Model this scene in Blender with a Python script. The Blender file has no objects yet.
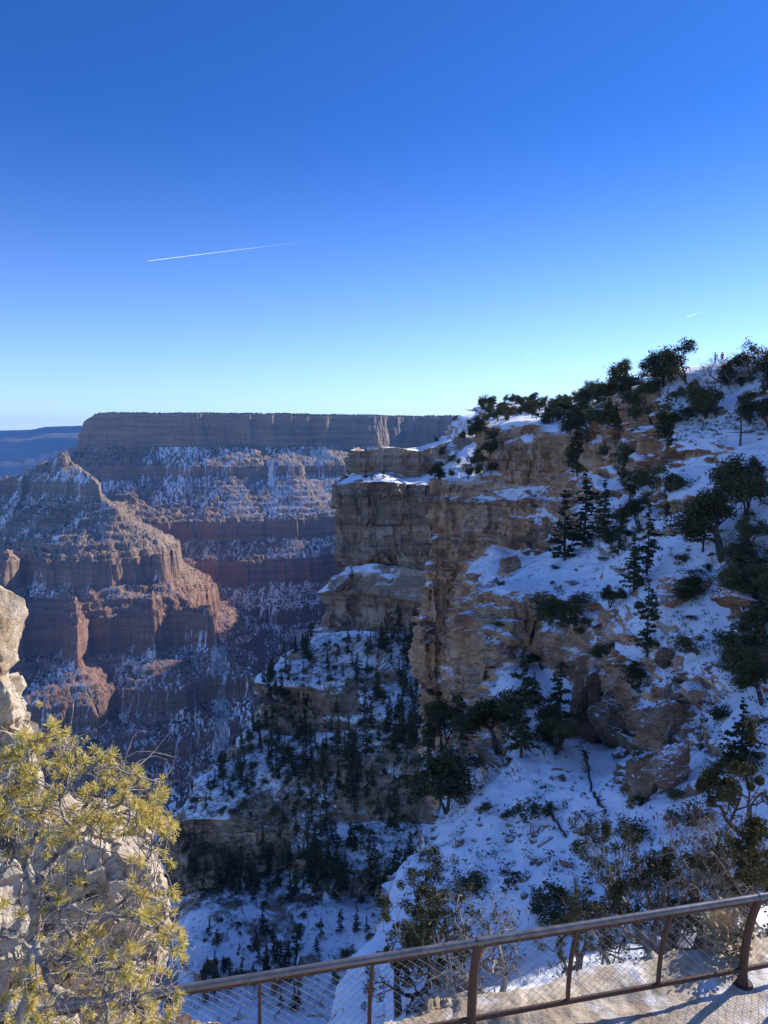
import bpy, math, random
import numpy as np
from mathutils import Vector
from mathutils.bvhtree import BVHTree

SC = bpy.context.scene
COL = SC.collection
R = math.radians
W, H, F = 768, 1024, 740.0
PITCH = R(5.7)
CP, SP = math.cos(PITCH), math.sin(PITCH)
SUN_AZ, SUN_EL = R(56), R(29)          # to the right of the view direction (+Y), above the horizon
SUNV = np.array([math.sin(SUN_AZ)*math.cos(SUN_EL), math.cos(SUN_AZ)*math.cos(SUN_EL), math.sin(SUN_EL)])

def P(px, py, Y):
    """world point that stands at forward distance Y (metres) and is seen at px, py"""
    cx = (px-W/2)/F; cy = (H/2-py)/F
    k = Y/(CP+cy*SP)
    return np.array([cx*k, Y, (-SP+cy*CP)*k])
def Pz(px, py, z):
    cy = (H/2-py)/F
    k = z/(-SP+cy*CP)
    return np.array([(px-W/2)/F*k, (CP+cy*SP)*k, z])
def pix(p):
    zc = p[..., 1]*CP-p[..., 2]*SP
    yc = p[..., 1]*SP+p[..., 2]*CP
    return W/2+F*p[..., 0]/zc, H/2-F*yc/zc

# ---------------------------------------------------------------- scene objects
def link(o, parent=None):
    COL.objects.link(o)
    if parent is not None: o.parent = parent
    return o
def tag(o, label=None, cat=None, group=None, kind=None):
    if label: o['label'] = label
    if cat: o['category'] = cat
    if group: o['group'] = group
    if kind: o['kind'] = kind
    return o
def empty(name, loc, label, cat, group=None, rz=0.0):
    o = bpy.data.objects.new(name, None); o.empty_display_size = 0.2
    o.location = [float(v) for v in loc]; o.rotation_euler = (0, 0, rz)
    link(o); tag(o, label, cat, group)
    return o
def make_mesh(name, V, faces, smooth=True, attrs=None):
    """V: Nx3; faces: list of index arrays (n x 3 or n x 4)"""
    me = bpy.data.meshes.new(name)
    V = np.ascontiguousarray(V, dtype=np.float32)
    faces = [np.asarray(f, dtype=np.int32) for f in faces if len(f)]
    me.vertices.add(len(V)); me.vertices.foreach_set('co', V.ravel())
    nl = sum(f.size for f in faces); npoly = sum(len(f) for f in faces)
    me.loops.add(nl); me.loops.foreach_set('vertex_index', np.concatenate([f.ravel() for f in faces]))
    tot = np.concatenate([np.full(len(f), f.shape[1], np.int32) for f in faces])
    st = np.concatenate([[0], np.cumsum(tot)[:-1]]).astype(np.int32)
    me.polygons.add(npoly); me.polygons.foreach_set('loop_start', st)
    me.polygons.foreach_set('use_smooth', np.full(npoly, smooth))
    me.update(calc_edges=True)
    if attrs:
        for k, a in attrs.items():
            at = me.attributes.new(k, 'FLOAT', 'POINT'); at.data.foreach_set('value', a.astype(np.float32))
    return me
def obj(name, me, mat, parent=None, loc=None):
    o = bpy.data.objects.new(name, me)
    if mat is not None and not len(me.materials): me.materials.append(mat)
    if loc is not None: o.location = [float(v) for v in loc]
    return link(o, parent)

# ---------------------------------------------------------------- noise
def _hash(ix, iy, iz, seed):
    h = (ix.astype(np.uint32)*np.uint32(374761393) + iy.astype(np.uint32)*np.uint32(668265263)
         + iz.astype(np.uint32)*np.uint32(2147483647) + np.uint32((seed*144665+77) & 0xffffffff))
    h = (h ^ (h >> np.uint32(13)))*np.uint32(1274126177)
    h = (h ^ (h >> np.uint32(15)))*np.uint32(2246822519)
    return ((h ^ (h >> np.uint32(16))) & np.uint32(0xffffff)).astype(np.float32)/np.float32(0xffffff)
def _fl(a):
    f = np.floor(a); return f.astype(np.int64), (a-f).astype(np.float32)
def vn(x, y, z, seed=0):
    """value noise 0..1"""
    ix, fx = _fl(x); iy, fy = _fl(y); iz, fz = _fl(z)
    fx = fx*fx*(3-2*fx); fy = fy*fy*(3-2*fy); fz = fz*fz*(3-2*fz)
    r = 0
    for a in (0, 1):
        wa = fx if a else 1-fx
        for b in (0, 1):
            wb = wa*(fy if b else 1-fy)
            for c in (0, 1):
                r = r+wb*(fz if c else 1-fz)*_hash(ix+a, iy+b, iz+c, seed)
    return r
def cell(x, y, z, seed=0):
    return _hash(np.floor(x).astype(np.int64), np.floor(y).astype(np.int64), np.floor(z).astype(np.int64), seed)
def fbm(x, y, z, oct=4, seed=0, gain=0.5):
    s = 0; a = 1; t = 0
    for i in range(oct):
        s = s+a*(vn(x, y, z, seed+i*17)*2-1); t += a
        x = x*2.03+13.1; y = y*2.03+7.7; z = z*2.03+3.3; a *= gain
    return s/t
def fbm2(x, y, oct=4, seed=0, gain=0.5):
    return fbm(x, y, np.zeros_like(x)+seed*.37, oct, seed, gain)
def ridge(x, y, z, oct=3, seed=0):
    s = 0; a = 1; t = 0
    for i in range(oct):
        s = s+a*(1-np.abs(vn(x, y, z, seed+i*11)*2-1)*2); t += a
        x = x*2.1+3.1; y = y*2.1+9.7; z = z*2.1+5.3; a *= .5
    return s/t
def sstep(a, b, x):
    t = np.clip((x-a)/(b-a), 0, 1); return t*t*(3-2*t)

# ---------------------------------------------------------------- node helpers
class NT:
    def __init__(s, name):
        s.m = bpy.data.materials.new(name); s.m.use_nodes = True
        s.t = s.m.node_tree; s.t.nodes.clear()
        s.out = s.n('ShaderNodeOutputMaterial')
    def n(s, t, **k):
        nd = s.t.nodes.new(t)
        for a, v in k.items():
            if a == 'inp':
                for i, x in v.items():
                    if isinstance(x, bpy.types.NodeSocket): s.t.links.new(x, nd.inputs[i])
                    else: nd.inputs[i].default_value = x
            else: setattr(nd, a, v)
        return nd
    def math(s, op, a, b=0.0, c=0.0, clamp=False):
        nd = s.n('ShaderNodeMath', operation=op, use_clamp=clamp, inp={0: a, 1: b, 2: c}); return nd.outputs[0]
    def noise(s, vec, scale, detail=4, rough=.55, dist=0.0, col=False):
        nd = s.n('ShaderNodeTexNoise', inp={'Vector': vec, 'Scale': scale, 'Detail': detail, 'Roughness': rough, 'Distortion': dist})
        return nd.outputs['Color' if col else 'Fac']
    def ramp(s, fac, stops, interp='LINEAR'):
        nd = s.n('ShaderNodeValToRGB', inp={0: fac}); cr = nd.color_ramp; cr.interpolation = interp
        while len(cr.elements) > 1: cr.elements.remove(cr.elements[-1])
        cr.elements[0].position = stops[0][0]; c = stops[0][1]; cr.elements[0].color = (*c, 1) if len(c) == 3 else c
        for p, c in stops[1:]:
            e = cr.elements.new(p); e.color = (*c, 1) if len(c) == 3 else c
        return nd.outputs[0]
    def mix(s, f, a, b, mode='MIX'):
        nd = s.n('ShaderNodeMix', data_type='RGBA', blend_type=mode)
        for i, x in ((0, f), (6, a), (7, b)):
            if isinstance(x, bpy.types.NodeSocket): s.t.links.new(x, nd.inputs[i])
            else: nd.inputs[i].default_value = x if not isinstance(x, tuple) or len(x) == 4 else (*x, 1)
        return nd.outputs[2]
    def mapr(s, v, a, b, c=0.0, d=1.0):
        nd = s.n('ShaderNodeMapRange', inp={0: v, 1: a, 2: b, 3: c, 4: d}); nd.interpolation_type = 'SMOOTHSTEP'; return nd.outputs[0]
    def pos(s):
        g = s.n('ShaderNodeNewGeometry'); return g.outputs['Position'], g.outputs['Normal']
    def scalev(s, v, k):
        return s.n('ShaderNodeVectorMath', operation='MULTIPLY', inp={0: v, 1: k}).outputs[0]
    def bump(s, h, strength, dist):
        return s.n('ShaderNodeBump', inp={'Strength': strength, 'Distance': dist, 'Height': h}).outputs[0]
    def done(s, col, rough=.9, normal=None, spec=.2, **k):
        b = s.n('ShaderNodeBsdfPrincipled', inp={'Base Color': col if not isinstance(col, tuple) else (*col, 1), 'Roughness': rough, 'Specular IOR Level': spec})
        for a, v in k.items():
            key = a.replace('_', ' ')
            if isinstance(v, bpy.types.NodeSocket): s.t.links.new(v, b.inputs[key])
            else: b.inputs[key].default_value = v
        if normal is not None: s.t.links.new(normal, b.inputs['Normal'])
        s.t.links.new(b.outputs[0], s.out.inputs[0]); return s.m

SNOW = (0.86, 0.88, 0.93)

def rock_material(name, unit, palette, snow_lo, snow_hi, aspect=0.0, scrub=0.0, strata=1.0, snow_amt=0.0, zramp=None, zr=(0, 1), scrubcol=(.035, .045, .028), stain=.5, rr=None):
    """layered rock with snow lying where the surface is flat enough; unit = size in metres of the small features"""
    m = NT(name); pos, nor = m.pos()
    sx = m.n('ShaderNodeSeparateXYZ', inp={0: pos}); sn = m.n('ShaderNodeSeparateXYZ', inp={0: nor})
    big = m.noise(pos, .06/unit, 5, .6); mid = m.noise(pos, .35/unit, 6, .65); fine = m.noise(pos, 1.7/unit, 4, .7)
    # bedding
    flat = m.scalev(pos, (.03/unit, .03/unit, .55/unit))
    bed = m.noise(flat, 1.0, 5, .7, .3)
    if zramp:
        zz = m.math('ADD', sx.outputs[2], m.math('MULTIPLY', m.math('SUBTRACT', mid, .5), 14*unit*.3))
        base = m.ramp(m.math('DIVIDE', m.math('SUBTRACT', zz, zr[0]), zr[1]-zr[0]), zramp)
        var = m.ramp(big, palette)
        base = m.mix(.45, base, var)
    else:
        base = m.ramp(m.math('ADD', m.math('MULTIPLY', big, .6), m.math('MULTIPLY', mid, .4)), palette)
    bed2 = m.noise(m.scalev(pos, (.02/unit, .02/unit, 1.7/unit)), 1.0, 3, .6, .2)
    bedc = m.math('MULTIPLY', m.mapr(bed, .42, .57, .55, 1.2), m.mapr(bed2, .4, .6, .75, 1.12))
    base = m.mix(strata, base, m.n('ShaderNodeVectorMath', operation='SCALE', inp={0: base, 'Scale': bedc}).outputs[0])
    vert = m.noise(m.scalev(pos, (.9/unit, .9/unit, .07/unit)), 1.0, 4, .6)      # water stains running down the faces
    st = m.math('MULTIPLY', m.mapr(vert, .52, .72), stain)
    base = m.mix(st, base, m.mix(.75, base, (.06, .055, .055, 1)))
    base = m.mix(m.mapr(fine, .3, .7, .0, .35), base, m.mix(.5, base, (.05, .045, .04, 1)))
    if scrub > 0:
        v = m.n('ShaderNodeTexVoronoi', inp={'Vector': pos, 'Scale': 1/(unit*1.5), 'Randomness': 1.0}); d = v.outputs['Distance']
        dens = m.mapr(m.noise(pos, .09/unit, 3, .5), .35, .65, .16, .42)
        sm = m.math('MULTIPLY', m.math('LESS_THAN', m.math('ADD', d, m.math('MULTIPLY', m.math('SUBTRACT', fine, .5), .3)), dens), m.mapr(sn.outputs[2], .45, .65))
        scr = m.math('MULTIPLY', sm, scrub)
        base = m.mix(scr, base, scrubcol)
    up = m.math('ADD', sn.outputs[2], m.math('MULTIPLY', m.math('SUBTRACT', mid, .5), .42))
    up = m.math('ADD', up, m.math('MULTIPLY', m.math('SUBTRACT', fine, .5), .3))
    if aspect > 0:      # snow survives on slopes turned away from the winter sun
        dt = m.n('ShaderNodeVectorMath', operation='DOT_PRODUCT', inp={0: nor, 1: tuple(float(v) for v in SUNV)}).outputs['Value']
        up = m.math('SUBTRACT', up, m.math('MULTIPLY', m.math('SUBTRACT', dt, .25), aspect))
    up = m.math('ADD', up, snow_amt)
    at = m.n('ShaderNodeAttribute', attribute_name='snow').outputs['Fac']
    up = m.math('ADD', up, at)
    sm = m.mapr(up, snow_lo, snow_hi)
    if scrub > 0: sm = m.math('MULTIPLY', sm, m.math('SUBTRACT', 1.0, scr))
    sc = m.mix(m.noise(pos, .8/unit, 3, .5), (.78, .81, .88), (.9, .91, .94))
    col = m.mix(sm, base, sc)
    hgt = m.math('ADD', m.math('MULTIPLY', mid, 1.0), m.math('ADD', m.math('MULTIPLY', fine, .35), m.math('MULTIPLY', bed, .8)))
    hgt = m.math('MULTIPLY', hgt, m.math('SUBTRACT', 1.0, m.math('MULTIPLY', sm, .8)))
    nb = m.bump(hgt, .8, unit*.55)
    return m.done(col, .88, nb, .15)
# ---------------------------------------------------------------- canyon beyond: terraced walls as a true height field
PROF_D = np.array([-4000, -3, 0, 14, 22, 40, 120, 127, 235, 330, 342, 432, 444, 560, 572, 640, 660, 760, 900, 1300, 2200], float)
PROF_Z = np.array([104,   98, 60, 0, -30, -48, -112, -150, -240, -300, -365, -430, -515, -575, -620, -655, -690, -750, -800, -880, -900], float)
rim = np.array([(-1240, 3100), (-1170, 3010), (-1000, 2950), (-700, 3010), (-420, 3080), (-150, 3230), (150, 3420), (420, 3350), (520, 2900), (430, 2300),
                (430, 1700), (370, 1200), (350, 800), (3000, 650), (9000, 2000), (9000, 6000), (4000, 8000), (-300, 5200), (-1300, 3500)], float)
def poly_sd(x, y, pts):
    """signed distance to a polygon, negative inside"""
    d = np.full(x.shape, 1e9); inside = np.zeros(x.shape, bool); n = len(pts)
    for i in range(n):
        ax, ay = pts[i]; bx, by = pts[(i+1) % n]
        ex, ey = bx-ax, by-ay
        t = np.clip(((x-ax)*ex+(y-ay)*ey)/(ex*ex+ey*ey), 0, 1)
        d = np.minimum(d, np.hypot(x-ax-t*ex, y-ay-t*ey))
        c = ((ay > y) != (by > y)) & (x < ex*(y-ay)/(by-ay+1e-9)+ax)
        inside ^= c
    return np.where(inside, -d, d)
def seg_d(x, y, pts, k=1.0):
    """distance to a crest line whose points carry a height; returns the pseudo rim distance"""
    best = np.full(x.shape, 1e9)
    for (ax, ay, az), (bx, by, bz) in zip(pts[:-1], pts[1:]):
        ex, ey = bx-ax, by-ay
        t = np.clip(((x-ax)*ex+(y-ay)*ey)/(ex*ex+ey*ey), 0, 1)
        da = np.interp(-az, -PROF_Z, PROF_D); db = np.interp(-bz, -PROF_Z, PROF_D)
        best = np.minimum(best, np.hypot(x-ax-t*ex, y-ay-t*ey)*k+da+(db-da)*t)
    return best
spurs = [
    [(-900, 2960, -170), (-960, 2700, -230), (-1005, 2520, -200), (-1040, 2400, -48), (-960, 2320, -85), (-860, 2250, -115), (-790, 2200, -185), (-700, 2130, -290)],
    [(-1040, 2400, -48), (-1180, 2370, -105), (-1400, 2360, -150), (-1900, 2300, -230)],
    [(-700, 2110, -290), (-640, 2060, -330), (-560, 2010, -420), (-480, 1975, -432), (-400, 1900, -575)],
    [(-700, 2120, -290), (-650, 2000, -400), (-590, 1880, -440), (-520, 1850, -560), (-470, 1790, -590)],
    [(-900, 2250, -200), (-880, 2120, -295), (-860, 2050, -330), (-800, 1900, -440), (-760, 1800, -520), (-700, 1700, -590)],
    [(-1150, 2340, -110), (-1080, 2120, -290), (-1020, 2000, -340), (-990, 1850, -432), (-930, 1700, -575), (-870, 1600, -600)],
    [(-1300, 2330, -150), (-1260, 2000, -300), (-1150, 1780, -440), (-1080, 1650, -560)],
]
def far_height(x, y):
    w = 1.0
    wx = x+95*fbm2(x/520, y/520, 3, 3); wy = y+95*fbm2(x/520+9, y/520+5, 3, 4)
    d = poly_sd(wx, wy, rim)
    for s in spurs:
        d = np.minimum(d, seg_d(x+30*fbm2(x/170, y/170, 2, 31), y+30*fbm2(x/170, y/170, 2, 32), s, 1.0))
    dd = np.clip(d, 0, 1e9)
    rough = sstep(-30, 90, d)
    d = d-38*ridge(x/300, y/300, 0*x, 2, 21)*sstep(60, 330, dd)-20*ridge(x/150, y/150, 0*x, 2, 23)*(1-sstep(60, 200, np.abs(d)))
    d = d+22*fbm2(x/95, y/95, 3, 41)*(.7+.3*rough)+14*fbm2(x/33, y/33, 3, 51)*(.5+.5*rough)+5.0*fbm2(x/9, y/9, 3, 61)
    # thin ledges inside the slopes
    z = np.interp(d, PROF_D, PROF_Z)
    sl = np.mod(z+900+11*fbm2(x/90, y/90, 3, 71), 19.0)/19.0
    z = z+np.where(d > 0, (sstep(.0, .22, sl)-sl)*(8.0+7*fbm2(x/120, y/120, 2, 73))*sstep(60, 160, d), 0)
    z = z+(5.6*fbm2(x/17, y/17, 3, 81)+2.4*fbm2(x/4.5, y/4.5, 2, 91))*sstep(5, 40, d)
    z = z-np.interp(y, [700, 2800], [105, 0])
    z = z+np.where((d < 3) & (y > 2800), 4*fbm2(x/70, y/70, 3, 77), 0)
    z = np.where(y > 2800, np.minimum(z, np.interp(x+10*fbm2(x/25, y/60, 2, 78), [-1400, -1262, -1250, -1232, -1222, -1180, -1165], [-60, -35, 20, 35, 68, 88, 112])), z)
    # butte knob
    kx, ky = x+1040, y-2398
    kd = np.hypot(kx, ky*.8)+5*fbm2(x/14, y/14, 3, 99)
    z = z+np.interp(kd, [0, 12, 20, 27, 40], [26, 22, 14, 0, 0])
    return z
def curtain(pxs, Ys, hfun, nrow, kz=1.0, kd=.02):
    """polar grid from the viewpoint, rows spread along each column by how large they show"""
    cx = (pxs-W/2)/F
    X = cx[:, None]*Ys[None, :]*1.02; YY = np.repeat(Ys[None, :], len(pxs), 0)
    Z = hfun(X, YY)
    el = Z/YY
    m = np.abs(np.diff(el, axis=1))*F*kz+np.diff(YY, axis=1)*kd
    k = 9; mp = np.pad(m, ((k, k), (3, 3)), 'edge')      # rows of neighbouring columns stay side by side
    cs = np.cumsum(np.pad(mp, ((1, 0), (0, 0))), 0); mp = (cs[2*k+1:]-cs[:-2*k-1])/(2*k+1)
    m = sum(mp[:, q:q+m.shape[1]] for q in range(7))/7
    s = np.concatenate([np.zeros((len(pxs), 1)), np.cumsum(m, 1)], 1)
    s /= s[:, -1:]
    g = np.linspace(0, 1, nrow)
    out = np.zeros((len(pxs), nrow, 3))
    idx = np.arange(len(Ys), dtype=float)
    for i in range(len(pxs)):
        t = np.interp(g, s[i], idx)
        out[i, :, 0] = np.interp(t, idx, X[i]); out[i, :, 1] = np.interp(t, idx, Ys); out[i, :, 2] = np.interp(t, idx, Z[i])
    return out
def grid_faces(nu, nv):
    a = (np.arange(nu-1)[:, None]*nv+np.arange(nv-1)[None, :]).ravel()
    return np.stack([a, a+nv, a+nv+1, a+1], 1)

GR = 1.0
far = curtain(np.concatenate([np.arange(-110, 540, .85/GR), np.arange(540, 1100, 5.0)]), np.concatenate([np.arange(500, 1500, 8.0), np.arange(1500, 3700, 2.6), np.arange(3700, 5200, 30)]), far_height, int(1000*GR))
FARV = far.reshape(-1, 3)
far_me = make_mesh('canyon_terrain', FARV, [grid_faces(far.shape[0], far.shape[1])[:, ::-1]], False, {'snow': .12-.34*((FARV[:, 2] > -34) & (FARV[:, 2] < 97))-.22*((FARV[:, 2] > -368) & (FARV[:, 2] < -302))-.22*((FARV[:, 2] > -512) & (FARV[:, 2] < -432))+.16*fbm2(FARV[:, 0]/60, FARV[:, 1]/60, 3, 222)-.3*((FARV[:, 0] < -940) & (FARV[:, 1] > 2800))-.14*sstep(-350, -800, FARV[:, 0])*(FARV[:, 1] < 2750)})
zr = [(0.0, (.15, .08, .06)), (.2, (.20, .10, .07)), (.34, (.26, .125, .085)), (.42, (.33, .15, .10)), (.52, (.30, .19, .13)), (.58, (.34, .25, .185)), (.66, (.29, .22, .165)),
      (.74, (.32, .27, .22)), (.8, (.33, .25, .18)), (.9, (.42, .34, .25)), (1.0, (.45, .37, .28))]
far_mat = rock_material('canyon_rock', 9.0, [(0.2, (.20, .13, .10)), (.5, (.30, .20, .15)), (.8, (.36, .28, .21))], .93, 1.12, aspect=.9, scrub=1.0, strata=.42, snow_amt=-.06,
                        zramp=zr, zr=(-900, 110), scrubcol=(.05, .052, .035), stain=.3)
tag(obj('canyon_terrain', far_me, far_mat), 'far canyon walls of layered red and buff rock with snowy terraces', kind='structure')

# trees along the far rim: a dark fringe nobody could count
def far_rim_trees():
    rng = np.random.default_rng(5)
    n = 16000
    x = rng.uniform(-1300, 560, n); y = rng.uniform(2850, 3900, n)
    wx = x+95*fbm2(x/520, y/520, 3, 3); wy = y+95*fbm2(x/520+9, y/520+5, 3, 4)
    d = poly_sd(wx, wy, rim)
    k = (d < -14) & (d > -260); x = x[k]; y = y[k]
    z = far_height(x, y)
    n = len(x); h = rng.uniform(3, 8, n); r = rng.uniform(2.0, 4.5, n)
    nv = 9; ang = np.arange(4)*math.pi/2
    V = np.zeros((n, nv, 3))
    V[:, 0] = np.stack([x, y, z-1], 1)
    for j in range(4):
        for q, (hh, rr) in enumerate(((.35, 1), (.75, .75))):
            a = ang[j]+rng.uniform(0, 1, n)
            V[:, 1+q*4+j] = np.stack([x+np.cos(a)*r*rr, y+np.sin(a)*r*rr, z+h*hh*rng.uniform(.8, 1.2, n)], 1)
    top = np.stack([x, y, z+h], 1)
    V = np.concatenate([V, top[:, None]], 1); nv = 10
    T = []
    for j in range(4):
        k2 = (j+1) % 4
        T += [(0, 1+k2, 1+j), (1+j, 1+k2, 5+k2), (1+j, 5+k2, 5+j), (5+j, 5+k2, 9)]
    T = np.array(T); Fc = (np.arange(n)[:, None, None]*nv+T[None]).reshape(-1, 3)
    return V.reshape(-1, 3), Fc
V_, F_ = far_rim_trees()
m = NT('far_woods'); pos, nor = m.pos()
far_wood = m.done(m.ramp(m.noise(pos, .05, 2), [(.3, (.035, .042, .025)), (.7, (.07, .075, .045))]), .9)
tag(obj('distant_woods', make_mesh('distant_woods', V_, [F_], False), far_wood), 'dark fringe of distant woodland along the flat far canyon rim', 'woodland', kind='stuff')

# the opposite rim, 11 km off
def north_height(x, y):
    wy = y+420*fbm2(x/2600, y/2600, 3, 7)+130*fbm2(x/600, y/600, 3, 8)
    base = np.interp(wy-11600, [-4200, -2600, -1500, -900, -700, -320, -250, 0, 60, 4000], [-1350, -1150, -900, -650, -430, -220, -60, 20, 120, 150])
    base = base+np.interp(x, [-9000, -5900, -5450, -5200, -4600, 0], [-20, 0, 10, 55, 75, 80])*sstep(-1500, 0, wy-11600)
    return base+40*fbm2(x/250, y/250, 3, 9)*sstep(11700, 11200, wy)
nr = curtain(np.arange(-220, 260, 2.0), np.arange(7000, 15500, 30.0), north_height, 240)
nm = rock_material('north_rim_rock', 60.0, [(0.2, (.14, .12, .11)), (.8, (.24, .21, .19))], .9, 1.1, aspect=.3, scrub=0, strata=.6, snow_amt=-.2)
tag(obj('distant_hills', make_mesh('distant_hills', nr.reshape(-1, 3), [grid_faces(nr.shape[0], nr.shape[1])[:, ::-1]], False), nm), 'hazy blue canyon rim on the horizon at left', kind='structure')
# canyon floor sheet to the horizon
gx = np.array([-16500, 16500]); gv = np.array([(-16500, -400, -1400), (16500, -400, -1400), (16500, 16400, -1400), (-16500, 16400, -1400)], float)
m = NT('floor_earth'); pos, nor = m.pos()
tag(obj('ground', make_mesh('ground', gv, [np.array([[0, 1, 2, 3]])], False), m.done(m.ramp(m.noise(pos, .002, 5), [(.3, (.13, .08, .06)), (.7, (.22, .16, .12))]), .95)), kind='structure')

# ---------------------------------------------------------------- nearer slopes: lofted between contour lines
def cr(p0, p1, p2, p3, t, ten=.38):
    m1 = (p2-p0)*ten; m2 = (p3-p1)*ten
    t2 = t*t; t3 = t2*t
    return (2*t3-3*t2+1)*p1+(t3-2*t2+t)*m1+(-2*t3+3*t2)*p2+(t3-t2)*m2
def loft(rows3, nu, res=1.0, vtens=.0):
    """rows3: R x C x 3 control points. nu = columns per control cell list. returns dense grid (rows, cols, 3)"""
    C = np.asarray(rows3, float); Rn, Cn, _ = C.shape
    cols = []
    for j in range(Cn-1):
        a = C[:, max(j-1, 0)]; b = C[:, j]; c = C[:, j+1]; d = C[:, min(j+2, Cn-1)]
        tt = np.linspace(0, 1, nu[j]+1)[:-1] if j < Cn-2 else np.linspace(0, 1, nu[j]+1)
        cols.append(np.stack([cr(a, b, c, d, t) for t in tt], 1))
    G = np.concatenate(cols, 1)
    px, py = pix(G); out = []
    for i in range(Rn-1):
        dpy = np.abs(py[i+1]-py[i]); on = (px[i] > -60) & (px[i] < 830) & (py[i] < 1080)
        k = dpy[on].max() if on.any() else 12
        n = int(np.clip(k*res, 6, 260))
        a = G[max(i-1, 0)]; b = G[i]; c = G[i+1]; d = G[min(i+2, Rn-1)]
        tt = np.linspace(0, 1, n+1)[:-1] if i < Rn-2 else np.linspace(0, 1, n+1)
        for t in tt: out.append(cr(a, b, c, d, t, vtens))
    return np.stack(out, 0)
def wander(G, a, su, sv, seed, lo=0, hi=10**6):
    """shift rows up and down along each column so that no ledge runs dead straight"""
    n, m, _ = G.shape; I, J = np.meshgrid(np.arange(n, dtype=float), np.arange(m, dtype=float), indexing='ij')
    px, py = pix(G)
    o = fbm(px/su, I/sv, 0*I+seed, 4, seed, .6)*a*sstep(0, 40, I-lo)*sstep(0, 25, np.minimum(n-1, hi)-I)
    t = np.clip(I+o, 0, n-1.001); k = t.astype(int); f = (t-k)[..., None]; J = J.astype(int)
    return G[k, J]*(1-f)+G[k+1, J]*f
def normals(G):
    du = np.gradient(G, axis=1); dv = np.gradient(G, axis=0)
    n = np.cross(du, dv); l = np.linalg.norm(n, axis=2, keepdims=True)+1e-9
    n = n/l
    return n
def roughen(G, unit, cliff_amp, slope_amp, seed=0, bed=1.0, flip=1, block=1.0, tmax=None):
    """unit: typical block size in metres"""
    n = normals(G)*flip
    # smooth the base normal a little so creases do not tear
    for _ in range(6):
        n[1:-1] = (n[:-2]+n[1:-1]*2+n[2:])/4; n[:, 1:-1] = (n[:, :-2]+n[:, 1:-1]*2+n[:, 2:])/4
    n /= np.linalg.norm(n, axis=2, keepdims=True)+1e-9
    steep = 1-sstep(.3, .6, np.abs(n[..., 2]))
    x, y, z = G[..., 0], G[..., 1], G[..., 2]
    wx = x+unit*.3*fbm(x/unit/3, y/unit/3, z/unit/3, 2, seed+1); wy = y+unit*.3*fbm(x/unit/3, y/unit/3, z/unit/3, 2, seed+2); wz = z+unit*.25*fbm(x/unit/4, y/unit/4, z/unit/4, 3, seed+3)
    big = fbm(x/unit/7, y/unit/7, z/unit/9, 3, seed+5)*1.7
    but = ridge(x/unit/3.2, y/unit/3.2, z/unit/14, 2, seed+6)*.75
    blk = (cell(wx/unit/1.5+.6*wz/unit/9, wy/unit/1.5, wz/unit/2.4, seed+7)-.5)*1.0+(cell(wx/unit/.7+7, wy/unit/.7, wz/unit/.8, seed+8)-.5)*.5+(cell(wx/unit/.33+7, wy/unit/.33, wz/unit/.3, seed+28)-.5)*.22
    bd = (cell(0*x, 0*x, wz/unit/1.7, seed+9)-.5)*1.0+(cell(wx/unit/9, wy/unit/9, wz/unit/.6, seed+10)-.5)*.45
    fine = fbm(x/unit/.5, y/unit/.5, z/unit/.35, 3, seed+12)*.22
    cn = vn(wx/unit/1.6, wy/unit/1.6, wz/unit/6, seed+16); crack = sstep(.86, 1, 1-np.abs(cn*2-1)*1.6)*sstep(.3, .5, vn(x/unit/3, y/unit/3, z/unit/3, seed+18))
    cl = (big+but+blk*block+bd*bed+fine-crack*.9)*cliff_amp
    mask = sstep(-.1, .35, fbm(x/unit/3, y/unit/3, z/unit/3, 3, seed+20))
    sl = (fbm(x/unit/6, y/unit/6, z/unit/6, 3, seed+13)*1.9+fbm(x/unit/2.2, y/unit/2.2, z/unit/2.2, 3, seed+33)*.5+fbm(x/unit/1.2, y/unit/1.2, z/unit/1.2, 4, seed+14)*.22+sstep(.1, .4, fbm(x/unit/2, y/unit/2, z/unit/2, 3, seed+20))*(cell(wx/unit/.9, wy/unit/.9, wz/unit/.9, seed+15)-.1)*.3)*slope_amp
    d = cl*steep+sl*(1-steep)
    nh = n.copy(); nh[..., 2] *= np.where(steep > .5, .35, 1.0)
    return G+nh*d[..., None], steep
def ext_cols(rows, left=True, right=None, wrap=(4, 1.10, 14, 1.5, -.12), cap=lambda e: 60):
    """turn the left edge away from the eye so that the landform has a far side"""
    out = []
    for r in rows:
        pts = [P(*c) for c in r]
        if left:
            px, py, Y = r[0]
            a = P(px+wrap[0], py+4, Y*wrap[1]); b = P(px+wrap[2], py+10, Y*wrap[3]); b[2] = min(b[2], a[2])-Y*abs(wrap[4])
            pts = [b, a]+pts
        if right:
            q = pts[-1]
            for v in right:
                e = q+np.array(v, float); e[2] = min(e[2], max(q[2], cap(e))); pts.append(e)
        out.append(pts)
    return np.array(out)
BV = []
def terrain_obj(name, G, mat, label, flip=False, snow=None):
    nu, nv = G.shape[0], G.shape[1]
    f = grid_faces(nu, nv)
    if flip: f = f[:, ::-1]
    V = G.reshape(-1, 3)
    me = make_mesh(name, V, [f], False, {'snow': (snow if snow is not None else np.zeros(len(V))).ravel()})
    o = tag(obj(name, me, mat), label, kind='structure')
    return o
def bvh_of(G, step=2):
    g = G[::step, ::step]; f = grid_faces(g.shape[0], g.shape[1])
    return BVHTree.FromPolygons(g.reshape(-1, 3).tolist(), f.tolist())
def hit(bvhs, px, py):
    d = Vector(P(px, py, 1.0)).normalized(); best = None
    for b in bvhs:
        h = b.ray_cast(Vector((0, 0, 0)), d)
        if h[0] is not None and (best is None or h[3] < best[3]): best = h
    return best
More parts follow.
